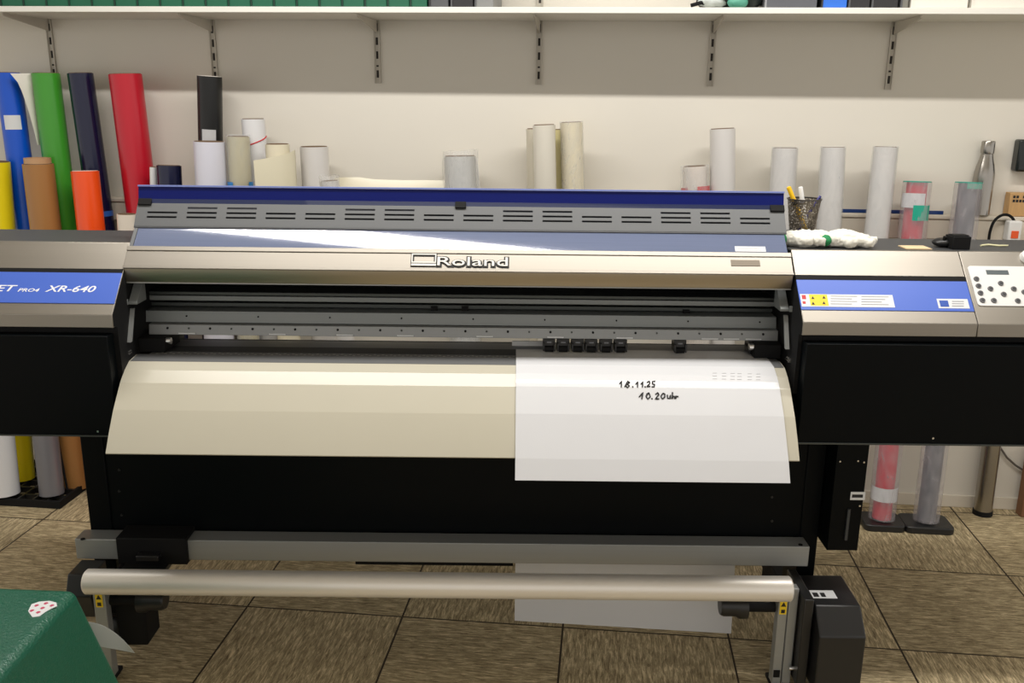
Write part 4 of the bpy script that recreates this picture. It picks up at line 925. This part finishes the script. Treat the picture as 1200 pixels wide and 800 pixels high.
# ------------------------------------------------------------------ things on the printer's right top
TZ = 1.1486
cb_ = atz(941, 276, 1.1625); cb_.y = max(cb_.y, 2.52)
wire = bpy.data.materials.new('wire_mesh'); wire.use_nodes = True; nt = wire.node_tree; b_ = nt.nodes['Principled BSDF']; b_.inputs['Base Color'].default_value = rgb(120, 112, 100); b_.inputs['Metallic'].default_value = 0.6; b_.inputs['Roughness'].default_value = 0.4
tc = nt.nodes.new('ShaderNodeTexCoord'); wv = nt.nodes.new('ShaderNodeTexVoronoi'); wv.inputs['Scale'].default_value = 260; nt.links.new(tc.outputs['Object'], wv.inputs['Vector'])
mt_ = nt.nodes.new('ShaderNodeMath'); mt_.operation = 'GREATER_THAN'; mt_.inputs[1].default_value = 0.52; nt.links.new(wv.outputs['Distance'], mt_.inputs[0]); nt.links.new(mt_.outputs[0], b_.inputs['Alpha'])
t = thing('pencil_cup', 'dark wire mesh pencil cup on the printer beside the lid', 'cup', cb_)
hC = 0.098; k_ = mpp(cb_); rb, rt_ = 13.5 * k_, 19 * k_
MB().lathe([(0, 0), (rb, 0), (rt_, hC), (rt_ - 0.001, hC), (rb - 0.001, 0.002), (0, 0.002)], cb_, cb_ + Vector((0, 0, 1)), 36).build('mesh_wall', wire, t)
MB().lathe([(rt_ - 0.0015, hC - 0.002), (rt_ + 0.0015, hC - 0.002), (rt_ + 0.0015, hC + 0.002), (rt_ - 0.0015, hC + 0.002)], cb_, cb_ + Vector((0, 0, 1)), 36, closed=True).build('rim', mat('rim_wire', rgb(80, 76, 72), 0.35, 0.7), t)
MB().lathe([(0, 0), (rb + 0.001, 0), (rb + 0.001, 0.006), (0, 0.006)], cb_, cb_ + Vector((0, 0, 1)), 36).build('base', black_pl, t)
def pen(name, label, cat, p0, p1, r, body, tip, tipl=0.02, flat=False):
    p0, p1 = Vector(p0), Vector(p1); d = (p1 - p0).normalized(); L_ = (p1 - p0).length
    t = thing(name, label, cat, p0)
    MB().lathe([(0, 0), (r * 0.35, 0), (r, tipl), (r, L_ - 0.002), (r * 0.8, L_), (0, L_)], p0, p1, 14).build('barrel', body, t)
    MB().lathe([(r + 0.0004, L_ * 0.62), (r + 0.001, L_ * 0.63), (r + 0.001, L_ * 0.70), (r + 0.0004, L_ * 0.71)], p0, p1, 14).build('ring', tip, t); return t
z_ = cb_.z + 0.007
pen('cutter_knife', 'yellow cutter knife leaning in the pencil cup', 'cutter', (cb_.x + 0.012, cb_.y - 0.008, z_), at(924, 219, cb_.y - 0.02), 0.0062, vm('cutter_yellow', (238, 190, 26)), black_pl, 0.012)
pen('marker_pen', 'white marker pen standing in the pencil cup', 'pen', (cb_.x + 0.016, cb_.y + 0.006, z_), at(938, 219, cb_.y + 0.0), 0.0062, whitep, greyink, 0.02)
pen('ball_pen', 'pen with a purple end leaning right in the pencil cup', 'pen', (cb_.x - 0.008, cb_.y + 0.012, z_), at(961.5, 229.5, cb_.y + 0.01), 0.004, vm('pen_purple', (52, 52, 120)), ink, 0.02)
# cotton gloves
def glove(label, pts_palm, fingers, cuff, seed):
    c = Vector(pts_palm[0]); t = thing('cotton_glove', label, 'glove', (c.x, c.y, TZ), 'white work gloves on the printer')
    m = MB()
    for p, rx, ry, rz in [(Vector(pts_palm[0]), 0.048, 0.036, 0.024)] + [(Vector(q), 0.036, 0.028, 0.020) for q in pts_palm[1:]]: m.ball(p, rx, ry, rz)
    for fpts in fingers: m.tube([Vector(q) for q in fpts], [0.013] * (len(fpts) - 1) + [0.010], 10)
    blobby(m, 'glove_body', mat('cotton_white', rgb(226, 224, 214), 0.85, var=0.06, vscale=60, bump=0.3), t, 0.0028, 0.010, 0.016)
    m = MB(); m.ball(Vector(cuff[0]), 0.015, 0.022, 0.016)
    blobby(m, 'green_cuff', mat('cuff_green', rgb(30, 128, 74), 0.8, var=0.1), t, 0.003, 0.004, 0.012)
    return t
z = TZ + 0.019
g0 = atz(950, 284, z); g1 = atz(1000, 285, z); gy = g0.y
glove('white cotton glove with a green cuff next to the pencil cup', [(g0.x, 2.405, z), (g0.x - 0.03, 2.41, z), (g0.x + 0.03, 2.405, z + 0.003)],
      [[(g0.x + 0.03, 2.40, z), (g0.x + 0.06, 2.39, z + 0.004), (g0.x + 0.085, 2.378, z - 0.002)], [(g0.x + 0.02, 2.42, z), (g0.x + 0.055, 2.425, z + 0.01), (g0.x + 0.08, 2.42, z + 0.006)],
       [(g0.x + 0.01, 2.39, z), (g0.x + 0.03, 2.37, z), (g0.x + 0.045, 2.366, z - 0.002)], [(g0.x, 2.43, z), (g0.x + 0.03, 2.45, z + 0.006), (g0.x + 0.06, 2.455, z)], [(g0.x - 0.02, 2.385, z), (g0.x - 0.01, 2.372, z), (g0.x + 0.012, 2.365, z)]],
      [(atz(928, 286, z).x, 2.405, z)], 1)
glove('white cotton glove with spread fingers lying at the right of the other glove', [(g1.x, 2.41, z + 0.002), (g1.x - 0.03, 2.40, z), (g1.x + 0.025, 2.405, z)],
      [[(g1.x + 0.02, 2.40, z), (g1.x + 0.05, 2.39, z + 0.002), (g1.x + 0.08, 2.395, z)], [(g1.x + 0.02, 2.39, z), (g1.x + 0.045, 2.375, z - 0.002), (g1.x + 0.06, 2.36, z - 0.003)],
       [(g1.x + 0.005, 2.43, z), (g1.x + 0.0, 2.455, z + 0.008), (g1.x + 0.01, 2.475, z + 0.008)], [(g1.x + 0.02, 2.42, z), (g1.x + 0.05, 2.425, z + 0.002), (g1.x + 0.075, 2.42, z - 0.002)], [(g1.x - 0.02, 2.385, z), (g1.x, 2.37, z - 0.003), (g1.x + 0.02, 2.364, z - 0.002)]],
      [(atz(983, 289, z).x, 2.384, z)], 2)
# folded notes, black holder, tape roll, plug
q = atz(1070, 290, TZ)
t = MB().box(q.x - 0.032, q.x + 0.034, 2.365, 2.42, TZ + 0.0003, TZ + 0.003).build('note_pad', vm('note_cream', (226, 200, 160), 0.6), base=(q.x, 2.4, TZ)); tag(t, 'small cream note pad lying right of the gloves', 'note pad')
q = atz(1101, 288, TZ)
t = thing('tape_dispenser', 'low black tape dispenser lying left of the small black block', 'dispenser', (q.x, 2.42, TZ))
MB().ball((q.x, 2.42, TZ + 0.0125), 0.028, 0.026, 0.0122).build('body', black_pl, t); MB().rod((q.x - 0.004, 2.405, TZ + 0.018), (q.x - 0.004, 2.402, TZ + 0.03), 0.005).build('knob', black_matt, t)
q = atz(1124, 292, TZ)
t = MB().box(q.x - 0.022, q.x + 0.024, 2.372, 2.42, TZ + 0.0003, TZ + 0.034).box(q.x - 0.02, q.x + 0.022, 2.38, 2.41, TZ + 0.034, TZ + 0.037).build('black_block', black_matt, base=(q.x, 2.4, TZ), bevel=0.002); tag(t, 'small square black block on the printer below the grey wrapped roll', 'block')
q = atz(1160, 287, TZ)
t = MB().tube([(q.x - 0.04, 2.43, TZ + 0.003), (q.x - 0.015, 2.44, TZ + 0.004), (q.x + 0.008, 2.43, TZ + 0.003), (q.x + 0.035, 2.435, TZ + 0.003)], [0.0025, 0.0026, 0.0026, 0.002], 8).build('crumpled_tape', vm('tape_pale', (226, 222, 180), 0.5), base=(q.x, 2.43, TZ)); tag(t, 'crumpled pale yellow strip of tape below the black cable', 'tape')
